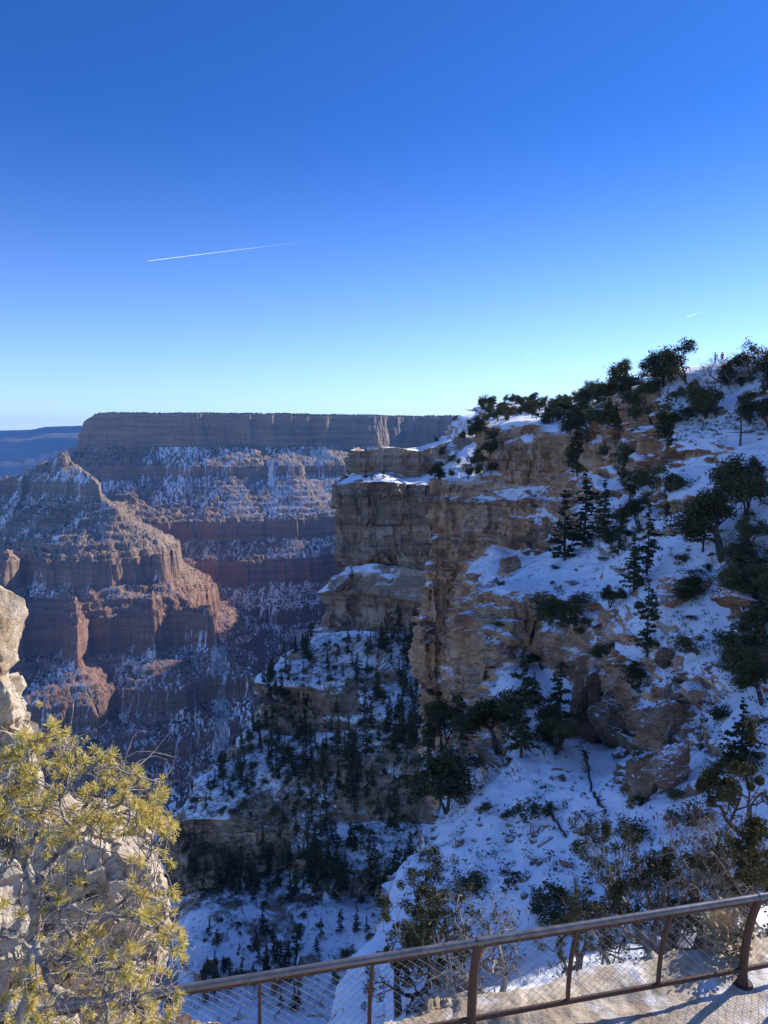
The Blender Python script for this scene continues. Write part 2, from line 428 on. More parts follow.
def drop(bvhs, x, y, z0=60):
    best = None
    for b in bvhs:
        h = b.ray_cast(Vector((x, y, z0)), Vector((0, 0, -1)))
        if h[0] is not None and (best is None or h[0].z > best.z): best = h[0]
    return best

# --- promontory and the forested snow slope under it
PR = [
 [(364, 455, 520), (378, 452, 520), (402, 450, 520), (430, 446, 520), (460, 420, 520), (492, 408, 520), (530, 405, 520)],
 [(357, 452, 398), (374, 449, 392), (400, 447, 390), (430, 450, 392), (458, 436, 400), (490, 414, 420), (530, 410, 420)],
 [(358, 473, 397), (374, 471, 389), (400, 472, 387), (430, 472, 388), (460, 460, 388), (490, 445, 396), (530, 440, 400)],
 [(336, 484, 378), (365, 483, 372), (395, 483, 370), (430, 484, 368), (462, 482, 368), (490, 482, 372), (530, 480, 375)],
 [(336, 509, 376), (365, 510, 370), (395, 510, 368), (430, 511, 366), (462, 512, 366), (490, 512, 370), (530, 515, 372)],
 [(337, 540, 374), (365, 535, 368), (395, 535, 367), (430, 540, 365), (462, 545, 365), (490, 545, 368), (530, 550, 370)],
 [(344, 566, 371), (365, 566, 366), (395, 570, 364), (430, 575, 363), (462, 580, 363), (490, 580, 366), (530, 580, 368)],
 [(338, 574, 364), (365, 576, 360), (395, 585, 357), (430, 590, 356), (462, 595, 355), (490, 595, 355), (530, 595, 360)],
 [(322, 594, 359), (352, 596, 356), (390, 598, 353), (430, 605, 352), (462, 610, 350), (490, 610, 350), (530, 610, 350)],
 [(317, 634, 354), (350, 634, 350), (390, 636, 347), (430, 640, 345), (462, 645, 342), (490, 645, 340), (530, 645, 340)],
 [(262, 683, 322), (300, 690, 318), (345, 688, 322), (400, 690, 322), (445, 692, 320), (490, 695, 318), (530, 700, 318)],
 [(257, 730, 317), (298, 740, 312), (345, 728, 306), (400, 724, 299), (445, 725, 298), (490, 730, 308), (530, 735, 308)],
 [(168, 822, 282), (215, 820, 276), (285, 828, 278), (350, 824, 276), (410, 822, 276), (490, 830, 276), (530, 840, 276)],
 [(172, 905, 276), (215, 884, 270), (285, 868, 270), (350, 868, 258), (410, 870, 252), (490, 880, 262), (530, 890, 262)],
 [(178, 915, 262), (205, 905, 254), (280, 902, 256), (350, 895, 254), (410, 890, 250), (490, 895, 250), (530, 900, 250)],
 [(172, 935, 240), (205, 935, 236), (280, 940, 234), (350, 935, 232), (410, 930, 230), (490, 930, 230), (530, 935, 230)],
 [(150, 1040, 196), (205, 1040, 192), (280, 1040, 190), (350, 1040, 190), (410, 1040, 190), (490, 1040, 190), (530, 1040, 190)],
 [(120, 1200, 160), (205, 1200, 160), (280, 1200, 160), (350, 1200, 160), (410, 1200, 160), (490, 1200, 160), (530, 1200, 160)],
]
G0 = loft(ext_cols(PR, True, [(40, 0, 32), (160, 0, 110)], (5, 1.08, 16, 1.3, -.12), lambda e: max(0, e[0]/e[1]-.55)*150), [14, 30, 50, 56, 60, 60, 40, 30, 14, 20], .85)  # right columns add an unseen rising hill that keeps this slope in shade
G0[..., 0] += 9*fbm(G0[..., 1]/30, G0[..., 2]/11, 0*G0[..., 2], 4, 808, .6)
G0 = wander(G0, 34, 30, 60, 3, 40)
GP, stP = roughen(G0, 6.0, 3.4, 3.2, 100, .5, 1, 1.1)
mid_mat = rock_material('cliff_limestone', 3.2, [(.30, (.11, .075, .055)), (.42, (.33, .225, .155)), (.5, (.45, .34, .25)), (.56, (.38, .24, .155)), (.62, (.19, .14, .11)), (.7, (.37, .28, .21))], .7, .84, aspect=.05, scrub=0, strata=.5, snow_amt=.09, stain=.7)
terrain_obj('promontory_terrain', GP, mid_mat, 'buff cliff promontory above a wooded snowy slope', flip=True, snow=-.38*stP-.3*sstep(.0, .35, fbm(GP[..., 0]/14, GP[..., 1]/14, GP[..., 2]/9, 4, 551, .6))*(1-stP))
bvP = bvh_of(GP)

# --- right-hand rim wall, buttress and snow slopes
RR = [
 [(478, 409, 260), (500, 407, 250), (525, 404, 245), (560, 402, 230), (600, 398, 185), (650, 376, 142), (700, 368, 130), (775, 352, 118)],
 [(482, 412, 240), (503, 410, 230), (527, 407, 225), (562, 405, 205), (602, 402, 165), (648, 381, 125), (700, 374, 117), (772, 360, 104)],
 [(487, 426, 190), (505, 424, 186), (530, 424, 182), (565, 426, 168), (608, 430, 146), (652, 440, 103), (702, 441, 94), (775, 446, 84)],
 [(485, 470, 188), (502, 470, 183), (527, 469, 178), (562, 472, 165), (606, 470, 138), (652, 466, 101), (704, 463, 92), (776, 474, 79)],
 [(437, 480, 191), (487, 492, 182), (516, 500, 175), (557, 500, 163), (602, 498, 124), (654, 500, 94), (706, 500, 84), (777, 505, 74)],
 [(431, 535, 189), (481, 540, 178), (512, 557, 170), (552, 548, 150), (600, 530, 108), (654, 535, 87), (708, 535, 77), (778, 540, 68)],
 [(428, 572, 187), (463, 576, 181), (502, 576, 128), (548, 565, 115), (600, 566, 92), (654, 575, 78), (711, 580, 69), (781, 585, 61)],
 [(424, 612, 185), (461, 612, 179), (492, 592, 100), (545, 592, 94), (598, 604, 82), (654, 622, 70), (715, 630, 62), (787, 640, 55)],
 [(420, 690, 183), (459, 682, 172), (490, 668, 95), (545, 664, 90), (596, 668, 77), (650, 690, 64), (720, 685, 55), (796, 700, 48)],
 [(424, 765, 180), (457, 745, 150), (490, 728, 76), (545, 732, 70), (600, 742, 73), (655, 750, 60), (725, 755, 47), (805, 770, 42)],
 [(447, 790, 70), (470, 787, 66), (500, 783, 62), (545, 785, 57), (600, 790, 52), (660, 800, 46), (732, 812, 40), (815, 830, 36)],
 [(404, 862, 57), (440, 862, 54), (480, 862, 50), (540, 866, 46), (602, 872, 42), (668, 882, 38.5), (742, 892, 34), (835, 905, 30)],
 [(372, 935, 47), (415, 935, 44), (470, 937, 41), (540, 942, 37), (612, 948, 33), (684, 952, 28), (765, 958, 23), (865, 965, 19)],
 [(335, 1020, 38), (400, 1020, 34), (465, 1020, 30), (545, 1020, 26), (625, 1020, 22), (705, 1020, 18), (785, 1020, 15), (875, 1020, 12.5)],
 [(290, 1170, 26), (380, 1170, 24), (460, 1170, 21), (545, 1170, 17.5), (630, 1170, 14.5), (715, 1170, 12), (800, 1170, 10.2), (890, 1170, 9)],
]
RI = [(12, 0, 9), (38, 0, 27), (130, 20, 38)]  # unseen ground right of the frame, raised to shade the snow slope
G1 = loft(ext_cols(RR, True, RI, (5, 1.06, 18, 1.25, -.10)), [14, 26, 46, 50, 60, 66, 72, 80, 80, 40, 12, 8], .9, .12)
# amplitudes shrink toward the eye
G1[..., 0] += np.clip(G1[..., 1]/60, .15, 2.2)*1.6*fbm(G1[..., 1]/14, G1[..., 2]/5, 0*G1[..., 2], 4, 809, .6)
G1 = wander(G1, 30, 40, 60, 5, 50)
dist = np.linalg.norm(G1, axis=2)
GA, st1 = roughen(G1, 3.2, 2.3, 1.3, 300, .4, 1, 1.1)
GB, _ = roughen(G1, 1.1, .8, .5, 340, .4, 1, 1.0)
w = sstep(55, 130, dist)[..., None]
GRt = GA*w+GB*(1-w)
GRt = GRt+(GA-G1)*.25*(1-w)
near_mat = rock_material('rim_limestone', 1.5, [(.30, (.13, .075, .047)), (.40, (.44, .25, .14)), (.47, (.62, .42, .27)), (.53, (.56, .31, .165)), (.6, (.20, .135, .095)), (.68, (.48, .32, .21))], .62, .72, aspect=.0, scrub=0, strata=.4, snow_amt=.13, stain=.7)
terrain_obj('slope_terrain', GRt, near_mat, 'steep snowy slope and tan rim cliffs on the right', flip=True, snow=-.42*st1)
bvR = bvh_of(GRt)
# ---------------------------------------------------------------- rocks and plants
class Geo:
    def __init__(s): s.V = []; s.F3 = []; s.F4 = []; s.n = 0
    def add(s, V, f3=None, f4=None):
        s.V.append(np.asarray(V, float))
        if f3 is not None and len(f3): s.F3.append(np.asarray(f3)+s.n)
        if f4 is not None and len(f4): s.F4.append(np.asarray(f4)+s.n)
        s.n += len(V)
    def tube(s, pts, rad, sides=5):
        pts = np.asarray(pts, float); rad = np.asarray(rad, float); n = len(pts)
        d = np.gradient(pts, axis=0); d /= np.linalg.norm(d, axis=1, keepdims=True)+1e-9
        up = np.where(np.abs(d[:, 2:3]) > .9, np.array([[1., 0, 0]]), np.array([[0., 0, 1]]))
        a = np.cross(d, up); a /= np.linalg.norm(a, axis=1, keepdims=True)+1e-9; b = np.cross(d, a)
        th = np.arange(sides)*2*math.pi/sides
        V = pts[:, None]+rad[:, None, None]*(np.cos(th)[None, :, None]*a[:, None]+np.sin(th)[None, :, None]*b[:, None])
        i = (np.arange(n-1)*sides)[:, None]; j = np.arange(sides)[None]; k = (j+1) % sides
        f = np.stack([i+j, i+k, i+sides+k, i+sides+j], -1).reshape(-1, 4)
        s.add(V.reshape(-1, 3), None, f)
    def leaves(s, c, size, rng, aspect=.55, up=.0):
        """small diamond shaped leaf sprays at the points c"""
        n = len(c); size = np.broadcast_to(size, (n,))*rng.uniform(.6, 1.35, n)
        a = rng.normal(size=(n, 3)); a[:, 2] = a[:, 2]*.7+up; a /= np.linalg.norm(a, axis=1, keepdims=True)
        b = np.cross(a, rng.normal(size=(n, 3))); b /= np.linalg.norm(b, axis=1, keepdims=True)+1e-9
        a = a*size[:, None]; b = b*size[:, None]*aspect
        V = np.stack([c-a*.5, c+b*.5, c+a*.6, c-b*.5], 1).reshape(-1, 3)
        i = np.arange(n)*4
        s.add(V, None, np.stack([i, i+1, i+2, i+3], 1))
    def mesh(s, name, smooth=False):
        fs = []
        if s.F3: fs.append(np.concatenate(s.F3))
        if s.F4: fs.append(np.concatenate(s.F4))
        return make_mesh(name, np.concatenate(s.V), fs, smooth)

def foliage_mat(name, c0, c1, c2, rough=.75, scale=1.2):
    m = NT(name); pos, nor = m.pos()
    oi = m.n('ShaderNodeObjectInfo').outputs['Random']
    n = m.noise(pos, scale, 3, .6)
    c = m.ramp(n, [(.3, c0), (.5, c1), (.7, c2)])
    c = m.mix(1.0, c, m.n('ShaderNodeVectorMath', operation='SCALE', inp={0: (1, 1, 1), 'Scale': m.mapr(oi, 0, 1, .7, 1.3)}).outputs[0], 'MULTIPLY')
    return m.done(c, rough, None, .12)
def bark_mat(name, a, b, scale=18):
    m = NT(name); tc = m.n('ShaderNodeTexCoord').outputs['Object']
    n = m.noise(m.scalev(tc, (1, 1, .3)), scale, 4, .65)
    return m.done(m.ramp(n, [(.35, a), (.65, b)]), .9, m.bump(n, .8, .02), .1)
fir_leaf = foliage_mat('fir_needles', (.034, .048, .026), (.055, .072, .036), (.085, .095, .045))
jun_leaf = foliage_mat('juniper_foliage', (.048, .058, .028), (.08, .088, .04), (.13, .125, .06), scale=2.0)
pine_leaf = foliage_mat('pinyon_foliage', (.045, .052, .022), (.08, .085, .033), (.14, .13, .05), scale=3.0)
brown_leaf = foliage_mat('brown_twigs', (.07, .045, .035), (.10, .065, .05), (.13, .09, .065))
bark = bark_mat('bark', (.05, .04, .033), (.13, .11, .095))
grey_wood = bark_mat('weathered_wood', (.16, .14, .125), (.36, .33, .30))

def fir(seed, h=1.0, r=.22, dens=1.0, size=.05, ragged=.35, bare=.08):
    """upright conifer of unit height"""
    rng = np.random.default_rng(seed); T = Geo(); L = Geo()
    k = np.linspace(0, 1, 7); sway = np.cumsum(rng.normal(0, .006, (7, 2)), 0)
    tp = np.stack([sway[:, 0], sway[:, 1], k], 1); T.tube(tp, .018*(1-k*.93), 6)
    z = bare
    while z < .985:
        f = (1-z)/(1-bare); rr = r*(f**.75)*(.75+.25*math.sin(z*9+seed))
        for b in range(rng.integers(3, 6)):
            if rng.random() < ragged*.45: continue
            a = rng.uniform(0, 2*math.pi); ln = max(.02, rr*rng.uniform(1-ragged, 1.15))
            base = np.array([np.interp(z, k, tp[:, 0]), np.interp(z, k, tp[:, 1]), z])
            d = np.array([math.cos(a), math.sin(a), rng.uniform(-.35, .15)])
            tip = base+d*ln
            T.tube([base, base+(tip-base)*.55+[0, 0, -.004], tip], [.005*f+.001, .003*f+.0006, .0005], 3)
            n = max(3, int(dens*ln/size*6.5)); t = rng.uniform(.15, 1.05, n)**.8
            c = base+(tip-base)*t[:, None]+rng.normal(0, 1, (n, 3))*np.array([.16, .16, .07])*ln*(.35+t[:, None]*.6)
            L.leaves(c, size, rng, .5)
        z += rng.uniform(.022, .045)
    L.leaves(np.array([[tp[-1, 0], tp[-1, 1], 1.0]]), size, rng)
    return T, L
def skeleton(rng, p, d, ln, r, depth, T, tips, spread=.7, gravity=.0, wig=.25, kids=(2, 4), segs=4, shrink=.68):
    pts = [np.array(p, float)]; d = np.array(d, float); d /= np.linalg.norm(d)
    for i in range(segs):
        d = d+rng.normal(0, wig, 3)+np.array([0, 0, gravity]); d /= np.linalg.norm(d)
        pts.append(pts[-1]+d*ln/segs)
    end = r*(.55 if depth > 0 else .25)
    rad = np.linspace(r, end, segs+1)
    T.tube(pts, rad, 6 if depth > 2 else (4 if depth > 0 else 3))
    if depth == 0:
        tips += [pts[-1], pts[-2]*.5+pts[-1]*.5]; return
    for q in range(rng.integers(kids[0], kids[1]+1)):
        t = rng.uniform(.35, 1.0) if q else 1.0
        j = min(segs-1, int(t*segs)); b = pts[j]+(pts[j+1]-pts[j])*(t*segs-j)
        a = rng.normal(size=3); a -= a.dot(d)*d; a /= np.linalg.norm(a)+1e-9
        nd = d*(1-spread*.6)+a*spread*rng.uniform(.6, 1.2)
        skeleton(rng, b, nd, ln*shrink*rng.uniform(.75, 1.2), np.interp(t, [0, 1], [r, end])*.72, depth-1, T, tips, spread, gravity, wig, kids, segs, shrink)
def broad(seed, depth=3, leaves=2600, size=.045, clump=.085, trunk=.26, stems=2, spread=.75, flat=.75, fill=1.0, wig=.2, kids=(2, 4), bark_r=.035, up=.12):
    """irregular bushy juniper or pinyon of unit height"""
    rng = np.random.default_rng(seed); T = Geo(); L = Geo(); tips = []
    for s in range(stems):
        a = rng.uniform(0, 6.28); lean = rng.uniform(.1, .5) if stems > 1 else rng.uniform(0, .2)
        skeleton(rng, (0, 0, 0), (math.cos(a)*lean, math.sin(a)*lean, 1), trunk*rng.uniform(.9, 1.2), bark_r/math.sqrt(stems), depth, T, tips, spread, up, wig, kids)
    tips = np.array(tips)
    zmax = tips[:, 2].max(); k = .96/zmax
    for i in range(len(T.V)): T.V[i] = T.V[i]*k
    tips = tips*k
    keep = tips[rng.random(len(tips)) < fill]
    n = leaves
    idx = rng.integers(0, len(keep), n)
    w = rng.uniform(.55, 1.3, len(keep))[idx]
    o = rng.normal(size=(n, 3)); o /= np.linalg.norm(o, axis=1, keepdims=True); o *= (rng.uniform(0, 1, n)**.45*clump*w)[:, None]; o[:, 2] *= flat
    c = keep[idx]+o; c = c[c[:, 2] > .02]
    L.leaves(c, size, rng, .6 if size > .02 else .38)
    return T, L

NEARS_ARGS = dict(kids=(3, 4))
def kit(name, gens, leaf, wood):
    return [(T.mesh('trunk'), L.mesh('crown')) if T is not None else (None, L.mesh('crown')) for T, L in gens], leaf, wood
FIRS = kit('fir', [fir(11, r=.25, dens=.7), fir(12, r=.21, ragged=.6, dens=.7), fir(13, r=.3, ragged=.55, dens=.7), fir(14, r=.2, ragged=.3, bare=.03, dens=.7)], fir_leaf, bark)
PINES = kit('pine', [fir(21, r=.33, ragged=.75, dens=1.5, size=.045, bare=.14), fir(22, r=.36, ragged=.8, dens=1.6, size=.045, bare=.2), fir(23, r=.30, ragged=.65, dens=1.5, size=.045, bare=.1)], fir_leaf, bark)
JUNS = kit('juniper', [broad(31, 4, 8500, .034, .12, kids=(3, 4)), broad(32, 4, 8500, .034, .12, stems=3, spread=.9), broad(33, 4, 8000, .036, .11, stems=2, trunk=.3, kids=(3, 4)), broad(34, 4, 8500, .034, .12, stems=3, spread=1.0, flat=.7)], jun_leaf, bark)
SHRUBS = kit('shrub', [broad(41, 2, 900, .10, .22, stems=4, spread=.9, trunk=.3), broad(42, 2, 900, .10, .25, stems=5, spread=1.0, trunk=.25), broad(43, 2, 700, .11, .2, stems=4, spread=.9, trunk=.3)], jun_leaf, bark)
PINYS = kit('pinyon', [broad(51, 4, 26000, .016, .05, stems=2, spread=.8, fill=.5, kids=(3, 4), wig=.3), broad(52, 4, 22000, .016, .045, stems=1, spread=.85, fill=.36, kids=(3, 4), wig=.34, trunk=.3), broad(53, 4, 13000, .016, .045, stems=2, spread=.95, fill=.2, kids=(3, 4), wig=.36)], pine_leaf, bark)
BARES = kit('bare', [broad(61, 4, 260, .03, .05, stems=3, spread=.9, fill=.2, kids=(3, 4), wig=.36, bark_r=.03), broad(62, 4, 260, .03, .05, stems=2, spread=1.0, fill=.2, kids=(3, 4), wig=.4, bark_r=.03)], brown_leaf, grey_wood)

def plant(name, kitv, i, loc, h, wide, label, cat, group=None, rz=None, rng=random, leaf=None, parts=True, sink=.03, tilt=0.0):
    meshes, lf, wd = kitv; T, L = meshes[i % len(meshes)]
    if leaf is not None: lf = leaf
    rz = rng.uniform(0, 6.28) if rz is None else rz
    e = empty(name, (loc[0], loc[1], loc[2]-h*sink), label, cat, group, rz)
    e.scale = (h*wide, h*wide, h)
    if tilt: e.rotation_euler[0] = tilt
    for nm, me, mt in (('trunk', T, wd), ('crown', L, lf)):
        if not len(me.materials): me.materials.append(mt)
        o = bpy.data.objects.new(nm, me); link(o, e)
        if me.materials[0] != mt:
            o.material_slots[0].link = 'OBJECT'; o.material_slots[0].material = mt
    return e
def single(name, me, mat, loc, s, label, cat, group=None, rz=0.0, tilt=(0, 0)):
    o = bpy.data.objects.new(name, me)
    if not len(me.materials): me.materials.append(mat)
    elif me.materials[0] != mat: pass
    o.location = [float(v) for v in loc]; o.scale = s; o.rotation_euler = (tilt[0], tilt[1], rz)
    link(o); tag(o, label, cat, group); return o

# rock bodies
def sphere_grid(n):
    V = []; Q = []; m = {}
    t = np.tan(np.linspace(-math.pi/4, math.pi/4, n+1))
    for ax in range(3):
        for sg in (-1, 1):
            a, b = np.meshgrid(t, t, indexing='ij'); c = np.full_like(a, sg)
            P3 = np.empty(a.shape+(3,)); P3[..., ax] = c; P3[..., (ax+1) % 3] = a*sg; P3[..., (ax+2) % 3] = b
            base = len(V)*(n+1)**2
            V.append(P3.reshape(-1, 3)); f = grid_faces(n+1, n+1)+base; Q.append(f)
    V = np.concatenate(V); Q = np.concatenate(Q)
    V /= np.linalg.norm(V, axis=1, keepdims=True)
    key = np.round(V, 5); u, inv = np.unique(key, axis=0, return_inverse=True)
    return u, inv.ravel()[Q]
def rock_mesh(seed, n=14, planes=14, size=(1, 1, 1), rough=.12, fine=.04, unit=.5, name='rock', block=0.0, tight=.7, hi=1.0):
    rng = np.random.default_rng(seed); D, Q = sphere_grid(n)
    N = rng.normal(size=(planes, 3)); N /= np.linalg.norm(N, axis=1, keepdims=True); dist = rng.uniform(tight, hi, planes)
    dt = D@N.T
    r = np.min(np.where(dt > .05, dist/np.maximum(dt, .05), 9), axis=1); r = np.minimum(r, 1.15)
    V = D*r[:, None]
    V = V*np.array(size)
    x, y, z = V.T/unit
    f = fbm(x, y, z, 4, seed)*rough+fbm(x*4, y*4, z*4, 3, seed+3)*fine
    if block: f = f+(cell(x*1.7+fbm(x, y, z, 2, 5), y*1.7, z*2.6+fbm(x, y, z, 2, 6)*.6, seed+5)-.5)*block
    nrm = D/np.array(size); nrm /= np.linalg.norm(nrm, axis=1, keepdims=True)
    V = V+nrm*(f*np.mean(size))[:, None]
    return make_mesh(name, V, [Q], False, {'snow': np.full(len(V), -.14)})
slope_rock = rock_material('slope_rock', .6, [(.32, (.10, .07, .05)), (.45, (.22, .15, .10)), (.55, (.33, .23, .16)), (.68, (.16, .12, .09))], .72, .85, strata=.4, snow_amt=.05, stain=.7)
small_rocks = [rock_mesh(200+i, 7, 10, (1, .8, .6), .2, .08) for i in range(5)]
BOTH = [bvP, bvR]
rr = random.Random(7)
def at_px(px, py, Y0=None):
    h = hit(BOTH, px, py)
    return None if h is None else np.array(h[0])
def zc(p): return p[1]*CP-p[2]*SP

# individual trees of the right-hand slope: base pixel, top pixel, kit, width, words
TREES = [
 (522, 757, 640, 'P', 0, .9, 'tall thin dark pine above the lower snowfield, left of a bushy twin', 'pine_tree'),
 (497, 752, 690, 'J', 0, 1.1, 'bushy dark juniper beside the tall pine on the lower snowfield', 'juniper_tree'),
 (560, 748, 655, 'P', 1, .95, 'dark ragged pine just left of the tall upright rock blades', 'pine_tree'),
 (443, 752, 690, 'J', 1, .8, 'upper dark bush clinging to the foot of the orange pillar', 'juniper_tree'),
 (446, 815, 752, 'J', 2, 1.15, 'large round dark juniper at the left brink of the snowfield', 'juniper_tree'),
 (430, 790, 735, 'F', 1, 1.5, 'narrow dark fir below the orange pillar beside a round juniper', 'fir_tree'),
 (648, 655, 574, 'P', 0, 1.0, 'lone dark pine with bare lower trunk on open snow', 'pine_tree'),
 (634, 592, 530, 'P', 2, 1.1, 'dark pine directly uphill of the lone pine', 'pine_tree'),
 (647, 575, 500, 'P', 1, .9, 'slim dark pine second uphill from the lone pine', 'pine_tree'),
 (565, 560, 488, 'F', 0, 1.4, 'dense dark fir at the right foot of the large tan cliff', 'fir_tree'),
 (581, 548, 468, 'F', 2, 1.3, 'tallest dense dark fir right of the large tan cliff', 'fir_tree'),
 (602, 540, 476, 'P', 2, 1.0, 'dark spreading pine right of the dense cliff foot firs', 'pine_tree'),
 (618, 556, 502, 'P', 0, .9, 'short forked dark pine between dense firs and slim pine', 'pine_tree'),
 (671, 512, 458, 'J', 3, 1.0, 'round dark juniper under the right end of the upper cliff band', 'juniper_tree'),
 (722, 560, 474, 'J', 0, .9, 'largest sprawling juniper in the middle of the right slope', 'juniper_tree'),
 (702, 552, 492, 'P', 1, 1.1, 'ragged pine touching the left side of the largest juniper', 'pine_tree'),
 (748, 520, 452, 'J', 2, .9, 'leaning juniper with visible trunk upper right of the largest juniper', 'juniper_tree'),
 (738, 590, 540, 'J', 1, 1.1, 'low dark juniper below the largest sprawling juniper', 'juniper_tree'),
 (690, 598, 566, 'J', 3, 1.2, 'small bush just above the bowl shaped boulder', 'juniper_tree'),
 (575, 626, 586, 'J', 1, 1.5, 'wide dark bush on top of the brown knob cliff', 'juniper_tree'),
 (610, 608, 582, 'J', 2, 1.1, 'small dark bush right of the knob cliff bush', 'juniper_tree'),
 (603, 668, 640, 'J', 0, 1.0, 'small dark bush at the right end of the knob cliff', 'juniper_tree'),
 (633, 688, 660, 'J', 3, 1.9, 'wide low bush above the big dark outcrop', 'juniper_tree'),
 (740, 672, 618, 'J', 2, .95, 'wide dark juniper right of the wishbone shaped rock', 'juniper_tree'),
 (762, 705, 655, 'J', 0, .85, 'dark juniper cut by the right frame edge above the small cone shaped one', 'juniper_tree'),
 (738, 768, 694, 'P', 2, 1.3, 'cone shaped juniper standing alone on the smooth right snowfield', 'juniper_tree'),
 (697, 655, 630, 'J', 1, 1.2, 'small ragged bush between bowl shaped boulder and wishbone rock', 'juniper_tree'),
 (768, 620, 570, 'J', 3, .8, 'dark juniper cut by the right frame edge beside open snow', 'juniper_tree'),
 (640, 530, 492, 'J', 0, 1.0, 'juniper in the shade just left of the round cliff foot juniper', 'juniper_tree'),
 (690, 540, 505, 'P', 0, 1.2, 'small pine between slim pine and sprawling juniper', 'pine_tree'),
 (622, 476, 440, 'J', 1, 1.0, 'dark juniper on the tan cliff band between two bare rock faces', 'juniper_tree'),
 (613, 440, 392, 'J', 2, 1.1, 'bushy juniper on the rim at the right end of the low tree row', 'juniper_tree'),
 (630, 420, 364, 'J', 0, 1.0, 'tall rounded juniper where the rim starts to climb', 'juniper_tree'),
 (652, 425, 376, 'J', 1, 1.0, 'dark juniper below the little rim ledge', 'juniper_tree'),
 (668, 440, 398, 'J', 3, 1.1, 'lower dark juniper on the snow below the rim ledge', 'juniper_tree'),
 (687, 384, 336, 'J', 1, 1.15, 'largest rounded tree on the skyline beside the visitors', 'juniper_tree'),
 (664, 386, 352, 'J', 2, 1.2, 'smaller tree on the skyline left of the largest one', 'juniper_tree'),
 (706, 418, 380, 'J', 0, 1.2, 'round bush on upper snow directly below the visitors', 'juniper_tree'),
 (742, 386, 340, 'J', 3, .95, 'dark skyline tree right of the visitors', 'juniper_tree'),
 (764, 392, 346, 'J', 1, 1.1, 'skyline tree cut by the right frame edge', 'juniper_tree'),
 (770, 432, 384, 'J', 2, 1.2, 'dark juniper cut by the right frame edge below the skyline tree', 'juniper_tree'),
 (588, 442, 398, 'J', 0, 1.0, 'juniper standing in front of the rim trees above the large tan cliff', 'juniper_tree'),
 (577, 476, 408, 'P', 2, .8, 'slender conifer growing at the right end of the large tan cliff', 'pine_tree'),
]
KITS = {'P': PINES, 'J': JUNS, 'F': FIRS, 'N': PINYS, 'B': BARES}
for px, py, ty, kt, i, wd, lab, nm in TREES:
    p = at_px(px, py)
    if p is None: continue
    h = (py-ty)/F*zc(p)
    plant(nm, KITS[kt], i, p, h, wd, lab, nm.split('_')[0]+' tree', rng=rr)
# brown leafless tree on the skyline
p = at_px(718, 380); plant('bare_tree', BARES, 0, p, 33/F*zc(p), .9, 'reddish brown leafless tree on the skyline behind the visitors', 'bare tree', leaf=brown_leaf)
for (px, py, ty, lab) in ((682, 705, 668, 'grey leafless bush right of the wishbone rock'), (668, 745, 700, 'grey leafless bush overhanging the big dark outcrop'), (752, 380, 340, 'leafless skyline tree near the right frame edge')):
    p = at_px(px, py); plant('bare_shrub', BARES, 1, p, (py-ty)/F*zc(p), 1.1, lab, 'bare shrub')
# row of small trees along the rim
for k in range(125):
    px = 476+k*1.22+rr.uniform(-2, 2)
    Y = np.interp(px, [478, 560, 600, 630], [225, 190, 165, 140])*rr.uniform(.9, 1.25)
    q = P(px, 405, Y); d = drop(BOTH, q[0], q[1], 80)
    if d is None: continue
    g = 'small dark trees in a row along the rim above the large tan cliff'
    plant('juniper_tree', JUNS, k, d, rr.uniform(2.0, 4.3)*(1.2 if px > 580 else 1), rr.uniform(.9, 1.25), 'small dark juniper in the row along the rim above the tan cliff', 'juniper tree', g, rng=rr)
# trees on the snowy saddle behind the promontory
for k in range(40):
    px = rr.uniform(426, 492); py = rr.uniform(418, 482)
    if rr.random() > sstep(0, 1, (px-415)/60+.15): continue
    p = at_px(px, py)
    if p is None: continue
    plant('juniper_tree', JUNS, k, p, rr.uniform(2.5, 6.0), rr.uniform(.8, 1.2), 'dark juniper on the snowy saddle beside the flat topped promontory', 'juniper tree', 'junipers on the snowy saddle', rng=rr)
for px, py in ((366, 478), (384, 478), (372, 480), (352, 580), (348, 612), (338, 655), (392, 640)):
    p = at_px(px, py)
    if p is not None: plant('fir_tree', FIRS, px, p, rr.uniform(5, 9), 1.1, 'dark fir on a ledge of the flat topped promontory', 'fir tree', 'firs on the promontory ledges', rng=rr)

def inside(px, py, poly):
    c = False; n = len(poly)
    for i in range(n):
        x1, y1 = poly[i]; x2, y2 = poly[(i+1) % n]
        if (y1 > py) != (y2 > py) and px < (x2-x1)*(py-y1)/(y2-y1)+x1: c = not c
    return c
